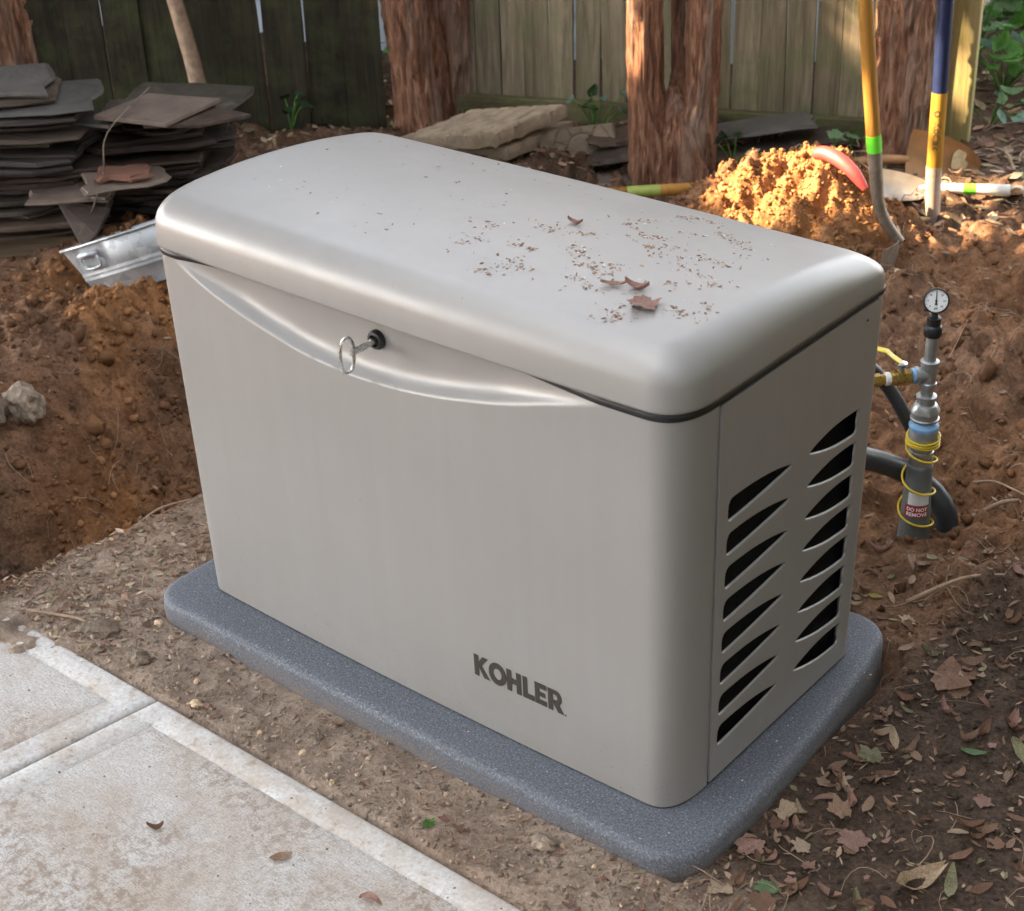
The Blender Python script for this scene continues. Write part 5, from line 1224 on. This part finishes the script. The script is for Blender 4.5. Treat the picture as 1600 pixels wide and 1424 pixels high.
for v, f, c in parts: VV.append(v); FF.append(f+off_); CC.append(c); off_ += len(v)
stuff('soil_clods', np.concatenate(VV), np.concatenate(FF), np.concatenate(CC), CLOD, 'loose crumbs and clods of soil over the dug ground', 'soil')
# crumbs of soil spilled on the concrete
g = np.random.default_rng(15); n = 380; x = g.uniform(-.6, 1.5, n); y = PE-.02-np.abs(g.normal(0, .16, n)); k_ = y > -.95; x, y = x[k_], y[k_]; s = .0007*(4.5)**(g.random(len(x))**2.5)
P = IV[None]*(s[:, None]*g.uniform(.6, 1.2, (len(x), 3)))[:, None, :]+np.stack([x, y, np.full(len(x), PATH_Z-.001)], 1)[:, None, :]
stuff('path_crumbs', P.reshape(-1, 3), (IF[None]+(np.arange(len(x))*len(IV))[:, None, None]).reshape(-1, 3), np.repeat(np.array((.34, .25, .18))*g.uniform(.6, 1.4, (len(x), 1)), len(IV), 0), CLOD, 'tiny crumbs of soil scattered on the concrete path', 'soil')
# flat scraps of leaf and bark: litter
def scraps(n, sampler, smin, smax, seed, cols, zf=None, elong=2.2, flat=.5):
    g = np.random.default_rng(seed); x, y = sampler(g, n); n = len(x); s = g.uniform(smin, smax, n)[:, None]; a = g.uniform(0, 6.28, n)
    t = np.stack([np.cos(a), np.sin(a), g.normal(0, flat*.4, n)], 1); b = np.stack([-np.sin(a), np.cos(a), g.normal(0, flat*.5, n)], 1); z = (hz(x, y) if zf is None else zf(x, y))
    p = np.stack([x, y, z+.35*s[:, 0]*flat+.0012], 1); w = g.uniform(.18, .6, (n, 1))
    V = np.stack([p-t*s*elong/2, p-b*s*w*.8-t*s*.3, p+b*s*w*-.6+t*s*.5, p+t*s*elong/2, p+b*s*w+t*s*.2, p+b*s*w*.7-t*s*.5], 1).reshape(-1, 3); F = np.arange(6*n).reshape(-1, 6)
    C = np.array(cols)[g.integers(0, len(cols), n)]*g.uniform(.6, 1.25, (n, 1)); return V, F, np.repeat(C, 6, 0)
LC = [(.30, .19, .125), (.22, .125, .08), (.36, .235, .17), (.42, .33, .23), (.17, .105, .07), (.27, .235, .14)]
pr_ = [scraps(2200, rect(1.1, 1.95, -.4, 1.6), .002, .010, 1, LC), scraps(900, rect(-.45, 1.35, -.262, -.06), .002, .008, 2, LC+[(.5, .4, .3)]), scraps(1500, rect(-.42, -.02, -.262, .75), .003, .013, 3, LC+[(.5, .4, .3)]),
       scraps(1500, rect(-.6, .9, 2.6, 4.2), .010, .035, 4, LC), scraps(600, rect(-1.9, -.4, -.3, 1.4), .004, .014, 5, LC), scraps(900, rect(.3, 1.4, .8, 2.6), .004, .014, 6, LC), scraps(900, rect(-2.2, -.6, 2.0, 3.0), .010, .03, 7, LC)]
off_ = 0; VV, FF, CC = [], [], []
for v, f, c in pr_: VV.append(v); FF.append(f+off_); CC.append(c); off_ += len(v)
stuff('leaf_litter', np.concatenate(VV), np.concatenate(FF), np.concatenate(CC), LITTER, 'fine scraps of dead leaf and bark over the soil', 'litter')
# crumbs on the lid, gathered in patches
LIDP = [(0.632, 0.239), (0.655, 0.22), (0.708, 0.286), (0.742, 0.276), (0.787, 0.294), (0.805, 0.303), (0.814, 0.243), (0.841, 0.225), (0.862, 0.219), (0.874, 0.187), (0.899, 0.186), (0.92, 0.206), (0.936, 0.183), (0.878, 0.35), (0.901, 0.365), (0.915, 0.316), (0.85, 0.502), (0.869, 0.518), (0.925, 0.424), (0.947, 0.338), (0.984, 0.307), (1.004, 0.319), (1.023, 0.33), (1.06, 0.326), (1.01, 0.276), (1.058, 0.266), (1.093, 0.242), (1.125, 0.173), (1.019, 0.082), (1.024, 0.056), (1.036, 0.07), (0.663, 0.152), (0.674, 0.174), (0.77, 0.136), (0.806, 0.119), (0.766, 0.111), (0.756, 0.083), (1.12, 0.132), (1.093, 0.134), (0.819, 0.391), (0.829, 0.43), (0.907, 0.136), (0.944, 0.126), (1.049, 0.384), (1.028, 0.424), (0.96, 0.468), (0.989, 0.447), (0.769, 0.189), (0.74, 0.189), (0.907, 0.516), (1.035, 0.207), (0.955, 0.294), (1.04, 0.111)]
def lid_s(g, n):
    c = np.array(LIDP)[g.integers(0, len(LIDP), n)]; p = c+g.normal(0, 1, (n, 2))*np.array((.014, .008))*g.uniform(.3, 1.6, (n, 1)); q = g.random(n) < .16
    p[q] = np.stack([g.uniform(.1, 1.12, q.sum()), g.uniform(.08, .55, q.sum())], 1); return p[:, 0], p[:, 1]
pr_ = [scraps(1050, lid_s, .0010, .0048, 9, [(.36, .20, .11), (.28, .15, .085), (.42, .28, .17), (.22, .12, .075)], lambda x, y: ztop(x, y)-.0008, 2.0, .25), scraps(110, lid_s, .0015, .004, 10, [(.75, .73, .70)], lambda x, y: ztop(x, y)-.0006, 1.6, .3),
       scraps(70, lambda g, n: (g.uniform(0, 1.27, n), g.uniform(-.07, -.02, n)), .001, .0035, 12, [(.40, .33, .25), (.6, .55, .5)], lambda x, y: x*0-.0005, 1.6, .3),
       scraps(40, lambda g, n: (g.uniform(1.205, 1.255, n), g.uniform(0, .6, n)), .001, .004, 13, [(.40, .33, .25), (.6, .55, .5)], lambda x, y: x*0-.0005, 1.6, .3)]
off_ = 0; VV, FF, CC = [], [], []
for v, f, c in pr_: VV.append(v); FF.append(f+off_); CC.append(c); off_ += len(v)
stuff('bark_crumbs', np.concatenate(VV), np.concatenate(FF), np.concatenate(CC), LITTER, 'patches of bark crumbs scattered on the generator lid', 'crumbs')
# roots and twigs
def fibre(g, x, y, l, r, lift=.006, zf=None):
    a = g.uniform(0, 6.28); P = []; k = g.uniform(-2.5, 2.5)
    for t in np.linspace(0, 1, 7): a2 = a+k*(t-.5); x += math.cos(a2)*l/6; y += math.sin(a2)*l/6; P.append((x, y))
    P = np.array(P); z = hz(P[:, 0], P[:, 1])+lift*np.sin(np.linspace(0, math.pi, 7))+r
    return tube([(p[0], p[1], q) for p, q in zip(P, z)], list(np.linspace(r, r*.5, 7)), 4, False)
g = np.random.default_rng(44); mb = MB()
for n_, (x0, x1, y0, y1), l0, l1, r_ in ((170, (-.42, -.02, -.25, .7), .03, .12, .0010), (150, (1.1, 1.9, -.3, 1.6), .03, .13, .0010), (90, (-1.3, -.42, -.2, .9), .04, .14, .0011), (110, (.3, 1.3, .85, 2.6), .04, .16, .0012), (110, (.15, .9, 3.22, 4.0), .10, .30, .0032), (70, (.2, 1.2, -.25, -.1), .02, .07, .0008), (60, (-.8, .2, 2.5, 3.3), .08, .2, .003)):
    for _ in range(n_):
        x, y = g.uniform(x0, x1), g.uniform(y0, y1); mb.add(*fibre(g, x, y, g.uniform(l0, l1), r_*g.uniform(.6, 1.4), .02*g.random()*l1/.1))
tag(mb.obj('root_fibres', TWIG, None, True), 'fine roots and rootlets strewn over the soil', 'roots', None, 'stuff')
def twig(P, r, label, m=None):
    P = [(x, y, gz(x, y)+h) for x, y, h in P]; tag(obj('twig', *tube(spline(P, 18), list(np.linspace(r, r*.55, 18)), 7), m or TWIG, None, True), label, 'twig')
twig([(-.27, -.245, .012), (-.20, -.215, .010), (-.14, -.20, .012), (-.09, -.205, .006)], .0042, 'grey twig lying beside the path end by the dark stone')
twig([(1.06, 1.38, .012), (1.10, 1.40, .022), (1.15, 1.39, .016), (1.21, 1.36, .01)], .003, 'pale curved root lying right of the gas riser')
twig([(1.10, 1.30, .008), (1.15, 1.325, .010), (1.19, 1.335, .008)], .0065, 'short stubby stick right of the gas riser')
twig([(1.16, .88, .012), (1.24, .96, .020), (1.30, 1.03, .012)], .0045, 'dark stick among leaves behind the pad corner')
twig([(-.55, .14, .006), (-.50, .20, .012), (-.45, .22, .004)], .0035, 'small pale root poking out at the trench lip')
twig([(-.37, .10, .006), (-.36, .18, .010), (-.35, .27, .006)], .0035, 'straight twig lying along the trench lip')
for k in range(7):
    a = g.uniform(0, 3.1); x, y = .28+.08*k*.6, 3.25+.11*(k % 4); twig([(x, y, .01), (x+.10*math.cos(a), y+.10*math.sin(a), .05), (x+.22*math.cos(a), y+.22*math.sin(a), .02)], .006, 'thick brown root in the brush pile at the right edge')
    bpy.data.objects[[o.name for o in bpy.data.objects if o.name.startswith('twig')][-1]]['group'] = 'roots of the brush pile'
